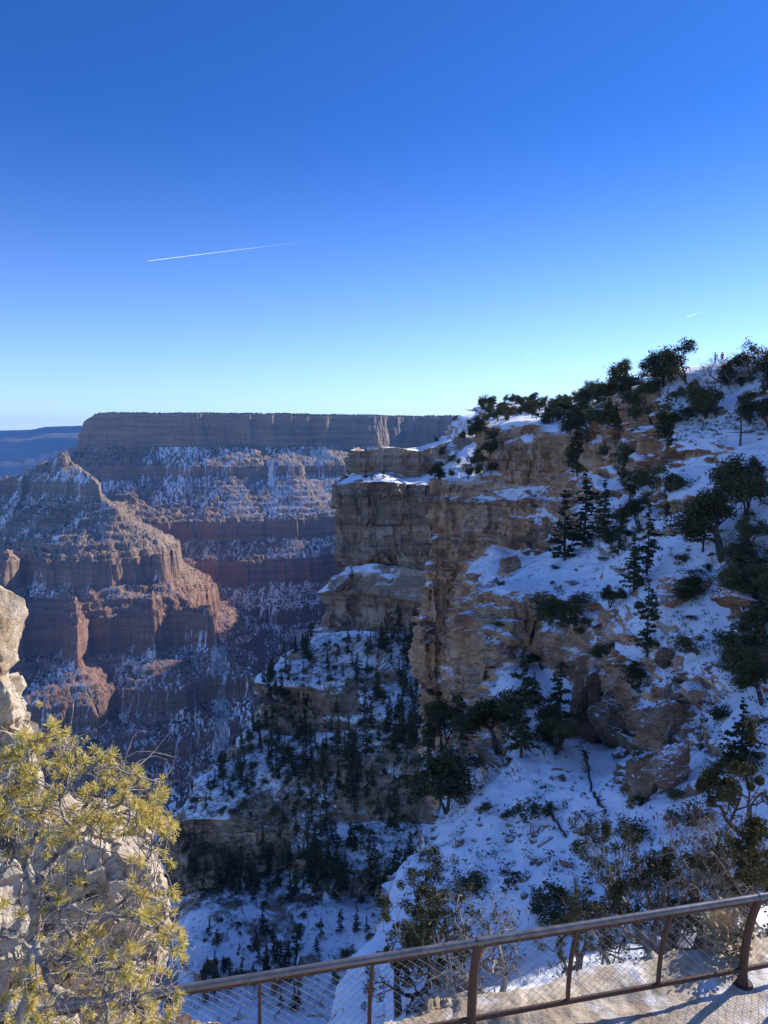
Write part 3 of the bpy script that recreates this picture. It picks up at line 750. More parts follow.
# forest on the shaded slope below the promontory
bands = [([(330, 640), (425, 640), (422, 800), (400, 880), (300, 880), (310, 760), (345, 700)], 60, (7, 16)),
         ([(396, 600), (424, 600), (424, 760), (396, 740)], 24, (8, 15)),
         ([(185, 790), (245, 680), (320, 630), (425, 640), (420, 900), (190, 900)], 110, (5, 12)),
         ([(245, 680), (320, 625), (350, 640), (330, 760), (240, 800), (185, 790)], 80, (5, 11)),
         ([(250, 862), (420, 840), (400, 905), (270, 898)], 55, (7, 13)),
         ([(185, 850), (280, 860), (275, 905), (195, 900)], 26, (7, 12)),
         ([(170, 930), (400, 905), (420, 1010), (170, 1010)], 48, (5, 11))]
for poly, n, (h0, h1) in bands:
    xs = [a for a, b in poly]; ys = [b for a, b in poly]; c = 0; tries = 0
    while c < n and tries < n*30:
        tries += 1
        px, py = rr.uniform(min(xs), max(xs)), rr.uniform(min(ys), max(ys))
        if not inside(px, py, poly): continue
        if float(vn(np.array([px/24.]), np.array([py/60.]), np.array([3.]), 5)[0]) < .42 and rr.random() < .75: continue
        h = hit([bvP], px, py)
        if h is None or h[0].y > 420: continue
        c += 1
        pn = rr.random() < .32
        plant('pine_tree' if pn else 'fir_tree', PINES if pn else FIRS, rr.randrange(4), np.array(h[0]), rr.uniform(h0, h1), rr.uniform(.75, 1.15), 'ragged dark pine in the shaded forest below the promontory' if pn else 'dark fir in the shaded forest on the snowy slope below the promontory', 'pine tree' if pn else 'fir tree', 'pines of the shaded forest' if pn else 'firs of the shaded forest', rng=rr, tilt=rr.uniform(0, .07))
# low shrubs dotting the snow
shr = [([(170, 822), (262, 735), (420, 730), (420, 820), (200, 820)], 85, (1.2, 2.8)), ([(262, 683), (318, 634), (345, 640), (330, 690)], 20, (1.2, 2.6)),
       ([(180, 905), (400, 900), (400, 1000), (170, 1000)], 42, (1.2, 2.6)), ([(330, 640), (425, 640), (425, 860), (300, 860)], 42, (1.2, 3))]
for poly, n, (h0, h1) in shr:
    xs = [a for a, b in poly]; ys = [b for a, b in poly]; c = 0; tries = 0
    while c < n and tries < n*20:
        tries += 1
        px, py = rr.uniform(min(xs), max(xs)), rr.uniform(min(ys), max(ys))
        if not inside(px, py, poly): continue
        h = hit([bvP], px, py)
        if h is None or h[1].z < .4 and h[1].z > -.4: continue
        c += 1; s = rr.uniform(h0, h1); me = SHRUBS[0][rr.randrange(3)][1]
        single('shrub', me, jun_leaf, (h[0].x, h[0].y, h[0].z-.15), (s*rr.uniform(.9, 1.5), s*rr.uniform(.9, 1.5), s), 'small dark shrub dotting the shaded snow below the promontory', 'shrub', 'shrubs dotting the shaded snow', rr.uniform(0, 6.28))
# stones, brush and outcrops on the right-hand snow
dark_rock = rock_material('dark_outcrop_rock', .9, [(.32, (.07, .045, .03)), (.42, (.25, .15, .09)), (.5, (.38, .25, .16)), (.56, (.28, .165, .095)), (.66, (.12, .08, .055))], .66, .8, strata=.4, snow_amt=.02, stain=.7)
outcrops = [
 (628, 738, 0, (3.6, 2.4, 2.7), .35, 'big dark overhanging outcrop in the middle of the snow slope'),
 (673, 735, 0, (2.7, 2.0, 1.9), -.3, 'dark angular slab against the right end of the big dark outcrop'),
 (592, 742, 57.5, (1.3, 1.6, 4.6), .2, 'tall narrow rock blade at the left end of the big dark outcrop'),
 (579, 735, 59, (1.0, 1.3, 4.0), -.2, 'shorter rock blade leaning on the left side of the tall one'),
 (601, 694, 66, (1.1, 1.3, 2.6), .1, 'pale pointed rock above the narrow blades'),
 (672, 785, 47, (1.9, 1.5, 1.7), .3, 'brown rock spur with a ragged crest below the big dark outcrop'),
 (648, 790, 49, (1.5, 1.2, 1.7), -.3, 'dark stone with snow cap left of the brown spur'),
 (697, 592, 70, (3.2, 2.2, 1.5), .1, 'bowl shaped tan boulder with a snow streak on the upper slope'),
 (669, 665, 63, (.95, .8, 1.1), .5, 'wishbone shaped brown rock on open snow'),
 (700, 700, 58, (1.4, 1.0, .8), .7, 'brown rock with snow patches right of the grey leafless bush'),
 (748, 605, 68, (2.6, 1.6, 1.0), -.5, 'flat tan ledge beside the right frame edge'),
 (760, 660, 58, (2.6, 1.6, .9), -.4, 'long low rock rib under the wide dark juniper'),
 (655, 405, 112, (2.6, 2.0, 2.2), 0, 'tan rim ledge block between the climbing junipers'),
 (512, 572, 134, (2.4, 2.0, 2.6), .2, 'tan boulder on the brink left of the snow shelf'),
]
for k, (px, py, Y, s, rz, lab) in enumerate(outcrops):
    p = at_px(px, py)
    me = rock_mesh(400+k, 56 if s[0] > 1.6 else 34, 22, tuple(v*1.35 for v in s), .09, .022, .5*sum(s)/3, 'rock_outcrop', .07, .5, .82)
    o = obj('rock_outcrop', me, near_mat, None, p+np.array([0, s[1]*.5, s[2]*.3])); o.rotation_euler = (rr.uniform(-.12, .12), rr.uniform(-.2, .2), rz)
    tag(o, lab, 'rock')
    if 'big dark' in lab or 'dark angular' in lab or 'blade' in lab or 'dark stone' in lab or 'wishbone' in lab: me.materials[0] = dark_rock
reg = [([(440, 800), (600, 745), (640, 800), (600, 900), (400, 900)], 120, (.12, .5)), ([(500, 560), (640, 600), (768, 560), (768, 780), (700, 740), (640, 660)], 90, (.15, .7)),
       ([(600, 390), (768, 380), (768, 440), (640, 440)], 40, (.2, .8)), ([(580, 690), (700, 690), (705, 800), (600, 785)], 48, (.35, 1.5))]
for poly, n, (h0, h1) in reg:
    xs = [a for a, b in poly]; ys = [b for a, b in poly]; c = 0; tries = 0
    while c < n and tries < n*30:
        tries += 1
        px, py = rr.uniform(min(xs), max(xs)), rr.uniform(min(ys), max(ys))
        if not inside(px, py, poly): continue
        if float(vn(np.array([px/30.]), np.array([py/22.]), np.array([9.]), 5)[0]) < .5: continue
        h = hit([bvR], px, py)
        if h is None: continue
        c += 1; s = h0+(h1-h0)*rr.random()**2.2
        single('rock', rr.choice(small_rocks), slope_rock, (h[0].x, h[0].y, h[0].z+s*.05), (s*rr.uniform(.8, 1.8), s*rr.uniform(.6, 1.2), s*rr.uniform(.6, 1.1)), 'dark stone poking through the snow of the right slope', 'rock', 'dark stones poking through the snow', rr.uniform(0, 6.28), (rr.uniform(-.3, .3), rr.uniform(-.3, .3)))
for k in range(100):
    px, py = rr.uniform(450, 768), rr.uniform(470, 930)
    h = hit([bvR], px, py)
    if h is None or abs(h[1].z) < .5: continue
    s = rr.uniform(.4, 1.3)
    single('shrub', SHRUBS[0][k % 3][1], jun_leaf, (h[0].x, h[0].y, h[0].z-.1), (s*1.5, s*1.4, s), 'low dark scrub growing through the snow of the right slope', 'shrub', 'scrub on the right slope', rr.uniform(0, 6.28))

# scattered junipers of the upper right slope
for poly, n, h0, h1 in (([(590, 478), (768, 470), (768, 620), (690, 600), (600, 560)], 17, 1.8, 4.2), ([(600, 400), (690, 385), (768, 400), (768, 440), (600, 470)], 17, 1.8, 4.2), ([(700, 600), (768, 600), (768, 700)], 7, 2, 4), ([(470, 640), (600, 680), (560, 760), (470, 760)], 9, 2, 4.5), ([(425, 640), (480, 640), (470, 800), (425, 780)], 12, 2.5, 5)):
    xs = [a for a, b in poly]; ys = [b for a, b in poly]; c = 0; tries = 0
    while c < n and tries < n*20:
        tries += 1
        px, py = rr.uniform(min(xs), max(xs)), rr.uniform(min(ys), max(ys))
        if not inside(px, py, poly): continue
        h = hit([bvR], px, py)
        if h is None: continue
        c += 1
        plant('juniper_tree', JUNS if rr.random() < .75 else PINES, rr.randrange(4), np.array(h[0]), rr.uniform(h0, h1), rr.uniform(.85, 1.35), 'dark evergreen scattered among rocks and snow on the steep right slope', 'juniper tree', 'evergreens scattered over the right slope', rng=rr, tilt=rr.uniform(0, .1))
# brush nobody could count: tufts and twigs through the snow
def brush(name, bv, polys, label, seed):
    rg = np.random.default_rng(seed); C = []; S = []
    for poly, n, s0, s1, thr in polys:
        xs = [a for a, b in poly]; ys = [b for a, b in poly]
        for _ in range(n):
            px, py = rg.uniform(min(xs), max(xs)), rg.uniform(min(ys), max(ys))
            if not inside(px, py, poly) or float(vn(np.array([px/17.]), np.array([py/13.]), np.array([seed*1.]), 5)[0])+rg.uniform(-.15, .15) < thr: continue
            h = hit([bv], px, py)
            if h is None: continue
            s = rg.uniform(s0, s1); k = rg.integers(7, 16)
            C.append(np.array(h[0])+rg.normal(0, 1, (k, 3))*np.array([s, s, s*.35])*.45+np.array([0, 0, s*.25])); S.append(np.full(k, s*.42))
    g = Geo(); g.leaves(np.concatenate(C), np.concatenate(S), rg, .5); me = g.mesh(name)
    tag(obj(name, me, jun_leaf), label, kind='stuff')
brush('slope_brush', bvP, [([(170, 822), (320, 634), (425, 640), (420, 905), (180, 905)], 8500, .5, 1.9, .22), ([(170, 905), (420, 900), (400, 1010), (160, 1010)], 1300, .4, 1.3, .45), ([(340, 470), (480, 440), (480, 640), (320, 640)], 500, .5, 1.4, .5)], 'low dark brush mottling the shaded snow', 3)
brush('slope_scrub', bvR, [([(430, 540), (600, 480), (768, 440), (768, 900), (400, 900)], 3600, .12, .6, .46), ([(600, 380), (768, 370), (768, 450), (600, 440)], 700, .3, .8, .45)], 'sparse dark scrub and grass poking through the right slope snow', 4)

# fallen logs and the dead snag
def log(a, b_, Y0, r, label):
    p, q = at_px(*a), at_px(*b_)
    if p is None or q is None: return
    g = Geo(); t = np.linspace(0, 1, 9)[:, None]; rg = np.random.default_rng(int(a[0])); pts = (q-p)*t+rg.normal(0, .05, (9, 3))+np.array([0, 0, r*.8])
    g.tube(pts, np.linspace(r, r*.5, 9), 7)
    for k in range(4):
        i = rg.integers(2, 8); g.tube([pts[i], pts[i]+rg.normal(0, .35, 3)+[0, 0, .25]], [r*.3, r*.1], 4)
    tag(obj('fallen_log', g.mesh('fallen_log', True), bark, None, p), label, 'log')
log((584, 752), (592, 792), 0, .16, 'dark log lying straight down the snow below the tall rock blade')
log((594, 795), (606, 815), 0, .14, 'short crooked log just below the long straight one')
log((548, 812), (566, 838), 0, .13, 'thin dark log low on the open snowfield')
p = at_px(740, 446); hh = 48/F*zc(p); g = Geo(); rg = np.random.default_rng(8)
g.tube([(0, 0, 0), (.05, 0, hh*.3), (-.04, 0, hh*.65), (.02, 0, hh)], [.13, .11, .08, .03], 7)
for z, dx, dz in ((.28, -1.9, .05), (.28, 1.9, -.15), (.5, -.8, .3), (.62, .9, .4), (.75, -.6, .35), (.85, .4, .3)):
    g.tube([(0, 0, hh*z), (dx*.5, .1, hh*z+dz*.3), (dx, .15, hh*z+dz)], [.06, .04, .015], 5)
tag(obj('dead_tree', g.mesh('dead_tree', True), bark, None, p), 'dead leafless snag with one long level limb on the upper right snow', 'dead tree')
# ---------------------------------------------------------------- foreground: terrace, railing, boulders, pine
GZ = -6.35
def rail_y(x): return 6.62+(x+2.05)*.228
xs = np.arange(-7, 16, .035); ys = np.concatenate([np.arange(1.0, 6, .12), np.arange(6, 13.5, .03)])
X, Y = np.meshgrid(xs, ys, indexing='ij')
off = Y-rail_y(X)
edge = np.interp(X, [-3, -.6, .6, 2, 5, 8, 16], [.10, .14, .42, .5, .62, .8, 1.0])+.16*fbm2(X/.8, Y/3, 3, 601)+.05*fbm2(X/.17, Y/.5, 2, 602)
Z = GZ+.05*fbm2(X/.9, Y/.9, 4, 603)+.02*fbm2(X/.12, Y/.12, 3, 604)
crest = sstep(-.55, -.30, off-edge)*np.interp(X, [-.6, .4, 16], [.0, 1, 1])
crest = crest*(.75+.35*fbm2(X/.5, Y/.5, 3, 605))
jn = cell(X/.75+.25*fbm2(X/.4, Y/.4, 2, 610), 0*X, 0*X, 606)
Z = Z+crest*(.07+.09*jn)
dr = np.clip(off-edge, 0, 99)
Z = Z-np.interp(dr, [0, .05, .25, .9, 1.6, 7], [0, .12, .8, 2.8, 5.5, 12])+(dr > 0)*.25*fbm2(X/.6, Y/.6, 3, 607)
tm = NT('terrace_rock'); pos, nor = tm.pos(); sn = tm.n('ShaderNodeSeparateXYZ', inp={0: nor}).outputs[2]
n1 = tm.noise(pos, 1.1, 6, .62); n2 = tm.noise(pos, 7, 5, .7); n3 = tm.noise(pos, 40, 4, .7)
b = tm.ramp(tm.math('ADD', tm.math('MULTIPLY', n1, .6), tm.math('MULTIPLY', n2, .4)), [(.36, (.26, .19, .13)), (.47, (.46, .37, .27)), (.56, (.60, .52, .42)), (.66, (.40, .30, .21))])
b = tm.mix(tm.mapr(n3, .55, .75, 0, .55), b, (.12, .09, .07, 1))
ice = tm.math('MULTIPLY', tm.mapr(tm.noise(pos, .8, 5, .65), .50, .58), tm.mapr(sn, .8, .95))
b = tm.mix(tm.math('MULTIPLY', ice, .75), b, (.70, .70, .74, 1))
terr_mat = tm.done(b, tm.math('SUBTRACT', .9, tm.math('MULTIPLY', ice, .45)), tm.bump(tm.math('ADD', n2, tm.math('MULTIPLY', n3, .5)), .9, .035), .3)
tv = np.stack([X, Y, Z], -1)
tag(obj('terrace_ground', make_mesh('terrace_ground', tv.reshape(-1, 3), [grid_faces(len(xs), len(ys))[:, ::-1]], True), terr_mat), 'pale sunlit stone terrace with icy patches at the foot of the railing', kind='structure')
bvT = bvh_of(tv, 3)

# railing
def metal(name, c0, c1, metallic, rough, sc=20):
    m = NT(name); pos, nor = m.pos(); n = m.noise(pos, sc, 5, .7)
    return m.done(m.ramp(n, [(.35, c0), (.65, c1)]), rough, m.bump(n, .3, .004), .4, Metallic=metallic)
rust = metal('rust_brown_steel', (.055, .028, .02), (.10, .052, .036), .15, .55)
pipe = metal('worn_grey_pipe', (.13, .12, .125), (.24, .23, .235), .6, .36, 9)
wire = metal('wire', (.17, .155, .14), (.27, .25, .23), .6, .4)
DY = np.array([-.228, 1.0, 0]); DY = DY/np.linalg.norm(DY); DX = np.array([1.0, .228, 0]); DX = DX/np.linalg.norm(DX)
def lean(h): return -.20*np.clip(h/1.2, 0, 1.1)**2.6
def rp(x, h, o=0.0):
    return np.array([x, rail_y(x), GZ+h])+DY*(lean(h)+o)
rail = empty('safety_railing', (.93, rail_y(.93), GZ), 'rust brown metal railing with grey pipe handrail and wire mesh along the terrace edge', 'railing')
RL = np.array(rail.location)
def rmesh(name, g, mt, smooth=True):
    g.V = [v-RL for v in g.V]; return obj(name, g.mesh(name, smooth), mt, rail)
def bar(g, pts, w, t, side, norm):
    """flat bar swept along pts, cross section w (along side) x t (along norm)"""
    pts = np.asarray(pts); V = []
    for q, p in enumerate(pts):
        n = norm if norm is not None else None
        for a, b_ in ((-1, -1), (1, -1), (1, 1), (-1, 1)): V.append(p+side*a*w/2+n*b_*t/2)
    n = len(pts); i = (np.arange(n-1)*4)[:, None]; j = np.arange(4)[None]; k = (j+1) % 4
    f = np.stack([i+j, i+k, i+4+k, i+4+j], -1).reshape(-1, 4)
    g.add(V, None, np.concatenate([f, [[3, 2, 1, 0]], [[4*n-4, 4*n-3, 4*n-2, 4*n-1]]]))
ZU = np.array([0, 0, 1.])
xl = np.arange(-6.4, 9.4, .3)
g = Geo(); g.tube([rp(x, 1.235) for x in xl], [.036]*len(xl), 14); rmesh('handrail', g, pipe)
g = Geo(); bar(g, [rp(x, 1.155, .012) for x in xl], .012, .055, DY, ZU); bar(g, [rp(x, 1.19, .0) for x in xl], .055, .010, DY, ZU); rmesh('top_bar', g, rust)
g = Geo(); bar(g, [rp(x, .20) for x in xl], .035, .045, DY, ZU); rmesh('bottom_bar', g, rust)
mains = [-5.57, -2.32, .93, 4.18, 7.43]
hs = np.linspace(-.02, 1.2, 14)
for x in mains:
    g = Geo(); V = []
    for h in hs:
        p = rp(x, h); w = .048+.03*max(0, 1-h/.12); t = .045+.035*max(0, 1-h/.14)
        for a in np.arange(8)*math.pi/4+math.pi/8: V.append(p+DX*math.cos(a)*w*1.05+DY*math.sin(a)*t*1.05)
    n = len(hs); i = (np.arange(n-1)*8)[:, None]; j = np.arange(8)[None]; k = (j+1) % 8
    g.add(V, None, np.stack([i+j, i+k, i+8+k, i+8+j], -1).reshape(-1, 4))
    o = rmesh('post', g, rust, False)
    g = Geo(); th = np.arange(16)*math.pi/8; rr_ = .115
    c = rp(x, .0); V = [c+DX*math.cos(a)*rr_+DY*math.sin(a)*rr_+ZU*z for z in (-.05, .035) for a in th]+[c+ZU*.035]
    i = np.arange(16); k = (i+1) % 16
    g.add(V, np.stack([i+16, k+16, i*0+32], 1), np.stack([i, k, k+16, i+16], 1)); g.V = [v-RL for v in g.V]
    obj('base_plate', g.mesh('base_plate'), rust, o)
    g = Geo(); g.tube([rp(x-.03, 1.235), rp(x+.03, 1.235)], [.043, .043], 14); g.V = [v-RL for v in g.V]; obj('collar', g.mesh('collar', True), pipe, o)
for a, b_ in zip(mains[:-1], mains[1:]):
    for t in (1/3, 2/3):
        x = a+(b_-a)*t; g = Geo(); bar(g, [rp(x, h, 0) for h in np.linspace(.18, 1.2, 12)], .034, .04, DX, DY); rmesh('thin_post', g, rust, False)
g0, g1 = .225, 1.13
for a, b_ in zip(mains[:-1], mains[1:]):
    g = Geo(); s = .068; x0 = a+.05; x1 = b_-.05; Hh = g1-g0; pitch = 1.0
    for sg in (1, -1):
        u = x0-Hh/pitch if sg > 0 else x0
        while u < (x1 if sg > 0 else x1+Hh/pitch):
            pts = []
            for q in np.linspace(0, 1, 9):
                xx = u+sg*q*Hh/pitch
                if x0 <= xx <= x1: pts.append(rp(xx, g0+q*Hh, .012*sg*.3))
            if len(pts) > 1: g.tube(pts, [.0019]*len(pts), 4)
            u += s*1.5
    rmesh('mesh_panel', g, wire, False)
g = Geo()
for x in np.arange(-6.2, 9.2, .27): g.tube([rp(x-.012, 1.175), rp(x+.012, 1.175)], [.02, .02], 6)
rmesh('wire_clips', g, wire)

# boulders at the left
pale = NT('pale_boulder'); pos, nor = pale.pos()
n1 = pale.noise(pos, 1.3, 6, .65); n2 = pale.noise(pos, 9, 6, .7); n3 = pale.noise(pos, 42, 4, .7)
b = pale.ramp(pale.math('ADD', pale.math('MULTIPLY', n1, .65), pale.math('MULTIPLY', n2, .35)), [(.36, (.30, .19, .11)), (.45, (.52, .41, .29)), (.54, (.66, .57, .45)), (.64, (.46, .33, .22))])
v = pale.n('ShaderNodeTexVoronoi', feature='DISTANCE_TO_EDGE', inp={'Vector': pale.n('ShaderNodeVectorMath', operation='ADD', inp={0: pos, 1: pale.n('ShaderNodeVectorMath', operation='SCALE', inp={0: pale.noise(pos, 3, 3, .6, 0, True), 'Scale': .5}).outputs[0]}).outputs[0], 'Scale': 2.6}).outputs['Distance']
crk = pale.math('MULTIPLY', pale.mapr(v, .035, .0), pale.mapr(n1, .45, .55))
b = pale.mix(pale.math('MULTIPLY', crk, .8), b, (.07, .05, .035, 1))
b = pale.mix(pale.mapr(n3, .58, .70, 0, .7), b, (.13, .10, .075, 1))
hh = pale.math('SUBTRACT', pale.math('ADD', n2, pale.math('MULTIPLY', n3, .35)), pale.math('MULTIPLY', crk, .5))
pale_mat = pale.done(b, .9, pale.bump(hh, 1.0, .06), .2)
BL = [((-26, 628), 9.2, (.66, .6, .74), 'pale overhanging boulder head at the left frame edge', 71, 26, .55, .0, .1, (0, .3, 0)),
      ((-12, 872), 9.4, (.74, .7, 3.5), 'narrow pale rock pillar carrying the overhanging boulder head', 72, 60, .6, .12, .06, (0, 0, 0)),
      ((14, 800), 9.0, (.44, .5, .85), 'rounded buff boulder leaning on the narrow pale pillar', 73, 40, .6, .1, .08, (0, 0, 0)),
      ((5, 975), 8.3, (.62, .6, 1.5), 'tall orange stained boulder at the lower left frame edge', 74, 60, .6, .14, .08, (0, .1, 0)),
      ((92, 945), 8.9, (.80, .9, 2.3), 'massive pale creviced boulder behind the yellow green pine', 75, 90, .66, .16, .07, (0, 0, .3)),
      ((40, 1040), 7.4, (.55, .5, .5), 'low rounded boulder beneath the branches at the bottom left corner', 76, 40, .7, .1, .06, (0, 0, 0)),
      ((95, 1150), 9.6, (2.6, 1.5, 1.9), 'broad rock shelf under the left boulders', 77, 50, .7, .12, .06, (0, 0, 0))]
for (c, Yd, s, lab, sd, n, tight, blk, rg, rot) in BL:
    me = rock_mesh(sd, n, 18, s, rg, .03, .42, 'boulder', blk, tight)
    o = obj('boulder', me, pale_mat, None, P(c[0], c[1], Yd)); o.rotation_euler = rot; tag(o, lab, 'boulder')

# yellow-green pine in front of the boulders
rng = np.random.default_rng(77)
limbs = [([(14, 1050), (31, 990), (33, 950), (34, 905), (27, 865), (15, 842), (6, 800), (10, 768)], .055, .014, 5.2),
 ([(35, 905), (40, 878), (56, 858), (78, 838), (102, 815), (126, 798)], .034, .008, 5.0),
 ([(36, 910), (62, 907), (88, 912), (125, 918), (152, 927)], .022, .006, 4.9),
 ([(36, 945), (60, 935), (82, 925), (104, 920), (130, 902), (156, 885)], .02, .005, 5.3),
 ([(60, 920), (78, 948), (95, 975), (107, 996), (104, 1040)], .016, .018, 5.0),
 ([(34, 940), (47, 975), (57, 998), (95, 1000), (122, 992)], .03, .006, 4.8),
 ([(27, 865), (40, 822), (50, 787), (60, 757), (68, 740)], .022, .005, 5.3),
 ([(56, 858), (88, 803), (112, 775), (132, 772)], .018, .005, 5.4),
 ([(10, 810), (18, 775), (32, 752), (36, 742)], .014, .005, 5.0),
 ([(104, 920), (138, 882), (152, 848), (155, 815)], .012, .004, 5.1),
 ([(95, 975), (130, 962), (156, 950), (172, 936)], .013, .004, 5.0),
 ([(33, 950), (10, 938), (-20, 942)], .016, .01, 5.1),
 ([(15, 842), (-5, 825), (-20, 800)], .014, .006, 5.2),
 ([(102, 815), (130, 810), (150, 790), (157, 780)], .010, .004, 4.9),
 ([(107, 996), (135, 1000), (160, 985), (172, 1000)], .010, .004, 4.9),
 ([(78, 838), (60, 800), (85, 770), (98, 758)], .012, .004, 4.8)]
T = Geo(); LP = []; LD = []
for pts, r0, r1, Yd in limbs:
    q = np.array([P(a, b_, Yd+rng.normal(0, .08)) for a, b_ in pts])
    t = np.linspace(0, len(q)-1, (len(q)-1)*7+1); out = []
    for v_ in t:
        i = min(int(v_), len(q)-2); f = v_-i
        out.append(cr(q[max(i-1, 0)], q[i], q[i+1], q[min(i+2, len(q)-1)], f, .5))
    out = np.array(out)+rng.normal(0, .008, (len(t), 3)); T.tube(out, np.linspace(r0, r1, len(out))*rng.uniform(.85, 1.15, len(out)), 8)
    LP.append(out)
LPa = np.concatenate(LP)
tufts = []
def twig(p0, p1, r, wig=.18, n=6, sides=4):
    L = np.linalg.norm(p1-p0); o1 = rng.normal(0, wig*L, 3); o2 = rng.normal(0, wig*L, 3)
    t = np.linspace(0, 1, n)[:, None]
    pts = (1-t)**3*p0+3*(1-t)**2*t*(p0*.67+p1*.33+o1)+3*(1-t)*t*t*(p0*.33+p1*.67+o2)+t**3*p1
    T.tube(pts, np.linspace(r, r*.35, n), sides); return pts
regions = [([(-20, 770), (20, 735), (45, 726), (80, 742), (100, 752), (140, 772), (165, 800), (160, 830), (100, 840), (-20, 850)], 140),
           ([(60, 727), (75, 733), (70, 745), (55, 742)], 4), ([(128, 780), (165, 790), (178, 840), (180, 880), (140, 870)], 28), ([(130, 880), (180, 870), (186, 930), (190, 965), (150, 940)], 26),
           ([(80, 960), (140, 940), (180, 985), (180, 1035), (60, 1035)], 44), ([(-20, 850), (140, 840), (150, 930), (60, 960), (-20, 960)], 24), ([(-20, 960), (70, 970), (60, 1035), (-20, 1035)], 16)]
for poly, n in regions:
    xs_ = [a for a, b_ in poly]; ys_ = [b_ for a, b_ in poly]; c = 0
    while c < n:
        px, py = rng.uniform(min(xs_), max(xs_)), rng.uniform(min(ys_), max(ys_))
        if not inside(px, py, poly): continue
        c += 1; p = P(px, py, rng.uniform(4.55, 5.65))
        d = np.linalg.norm(LPa-p, axis=1); j = rng.choice(np.argsort(d)[:14]); q = LPa[j]
        pts = twig(q, p, .0055, .16)
        tufts.append((p, (p-pts[-2])/np.linalg.norm(p-pts[-2])))
        for e in range(rng.integers(0, 3)):
            p2 = pts[rng.integers(2, 5)]+rng.normal(0, .07, 3); w = twig(pts[2], p2, .003, .2, 4, 3)
            if rng.random() < .6: tufts.append((p2, (p2-w[-2])/np.linalg.norm(p2-w[-2])))
for k in range(380):          # bare grey twigs through the middle
    q = LPa[rng.integers(len(LPa))]; p = q+rng.normal(0, .17, 3)+np.array([.05, 0, -.02])
    w = twig(q, p, rng.uniform(.003, .006), .25)
    if rng.random() < .5: twig(w[3], w[3]+rng.normal(0, .09, 3), .0025, .25, 5, 3)
Ng = Geo(); V = []; nn = 62
for p, d in tufts:
    d = d+np.array([.1, 0, .35]); d /= np.linalg.norm(d)
    s = rng.uniform(.5, 1.25); k = int(nn*s)
    v_ = rng.normal(size=(k, 3)); v_ /= np.linalg.norm(v_, axis=1, keepdims=True); v_ = v_+d*.75; v_ /= np.linalg.norm(v_, axis=1, keepdims=True)
    ln = rng.uniform(.035, .066, k)*s; b0 = p-d*rng.uniform(0, .035, k)[:, None]
    sd_ = np.cross(v_, rng.normal(size=(k, 3))); sd_ /= np.linalg.norm(sd_, axis=1, keepdims=True)
    w = .0026
    V.append(np.stack([b0-sd_*w*.6, b0+sd_*w*.6, b0+v_*ln[:, None]+sd_*w, b0+v_*ln[:, None]-sd_*w], 1).reshape(-1, 3))
V = np.concatenate(V); i = np.arange(len(V)//4)*4
Ng.add(V, None, np.stack([i, i+1, i+2, i+3], 1))
needle = NT('yellow_green_needles'); pos, nor = needle.pos()
nc = needle.ramp(needle.noise(pos, 11, 3, .7), [(.24, (.24, .17, .07)), (.34, (.42, .38, .10)), (.5, (.68, .56, .17)), (.66, (.80, .62, .25))])
bs = needle.n('ShaderNodeBsdfPrincipled', inp={'Base Color': nc, 'Roughness': .55, 'Specular IOR Level': .3}); tr = needle.n('ShaderNodeBsdfTranslucent', inp={'Color': nc})
mx = needle.n('ShaderNodeMixShader', inp={0: .45}); needle.t.links.new(bs.outputs[0], mx.inputs[1]); needle.t.links.new(tr.outputs[0], mx.inputs[2]); needle.t.links.new(mx.outputs[0], needle.out.inputs[0])
base = P(14, 1050, 5.2)
e = empty('pinyon_pine', base, 'sunlit yellow green pine with grey twisted branches in front of the left boulders', 'pine tree')
T.V = [v-base for v in T.V]; Ng.V = [v-base for v in Ng.V]
wood = bark_mat('pine_bark', (.14, .12, .105), (.42, .38, .35), 14)
obj('trunk', T.mesh('trunk', True), wood, e); obj('crown', Ng.mesh('crown'), needle.m, e)


# trees right below the railing
NEAR = [('N', 0, 428, 985, 846, .8, 'olive green pinyon with sunlit top behind the middle railing post', 'pinyon_pine', 'pine tree', None),
 ('N', 1, 398, 1015, 900, .7, 'darker pinyon low behind the wire mesh left of the middle post', 'pinyon_pine', 'pine tree', None),
 ('B', 0, 462, 990, 882, 1.0, 'tangle of grey dead branches poking above the handrail by the middle post', 'bare_shrub', 'bare shrub', None),
 ('B', 1, 500, 1005, 925, 1.1, 'leaning grey bare shrub behind the mesh right of the middle post', 'bare_shrub', 'bare shrub', None),
 ('N', 2, 578, 975, 876, .6, 'small olive bush topping the handrail near its centre', 'pinyon_pine', 'pine tree', None),
 ('D', 0, 655, 962, 796, .62, 'dark green juniper with forked bare trunk right of centre', 'juniper_tree', 'juniper tree', grey_wood),
 ('B', 1, 650, 965, 800, .6, 'bare grey tree entwined with the forked dark juniper', 'bare_tree', 'bare tree', None),
 ('N', 1, 748, 925, 742, .75, 'big grey green pinyon at the right frame edge above the handrail', 'pinyon_pine', 'pine tree', None),
 ('B', 0, 725, 930, 790, .9, 'grey bare tree left of the big pinyon at the right frame edge', 'bare_tree', 'bare tree', None),
 ('B', 1, 612, 985, 918, 1.2, 'bare thicket seen through the mesh left of the forked juniper', 'bare_shrub', 'bare shrub', None),
 ('B', 0, 668, 975, 905, 1.4, 'bare thicket seen through the mesh under the forked juniper', 'bare_shrub', 'bare shrub', None),
 ('B', 1, 715, 968, 880, 1.2, 'bare thicket behind the pale dry bush', 'bare_shrub', 'bare shrub', None),
 ('N', 2, 700, 960, 872, .9, 'low pinyon half hidden in the bare thicket left of the right post', 'pinyon_pine', 'pine tree', None)]
KITS['D'] = (PINYS[0], jun_leaf, grey_wood)
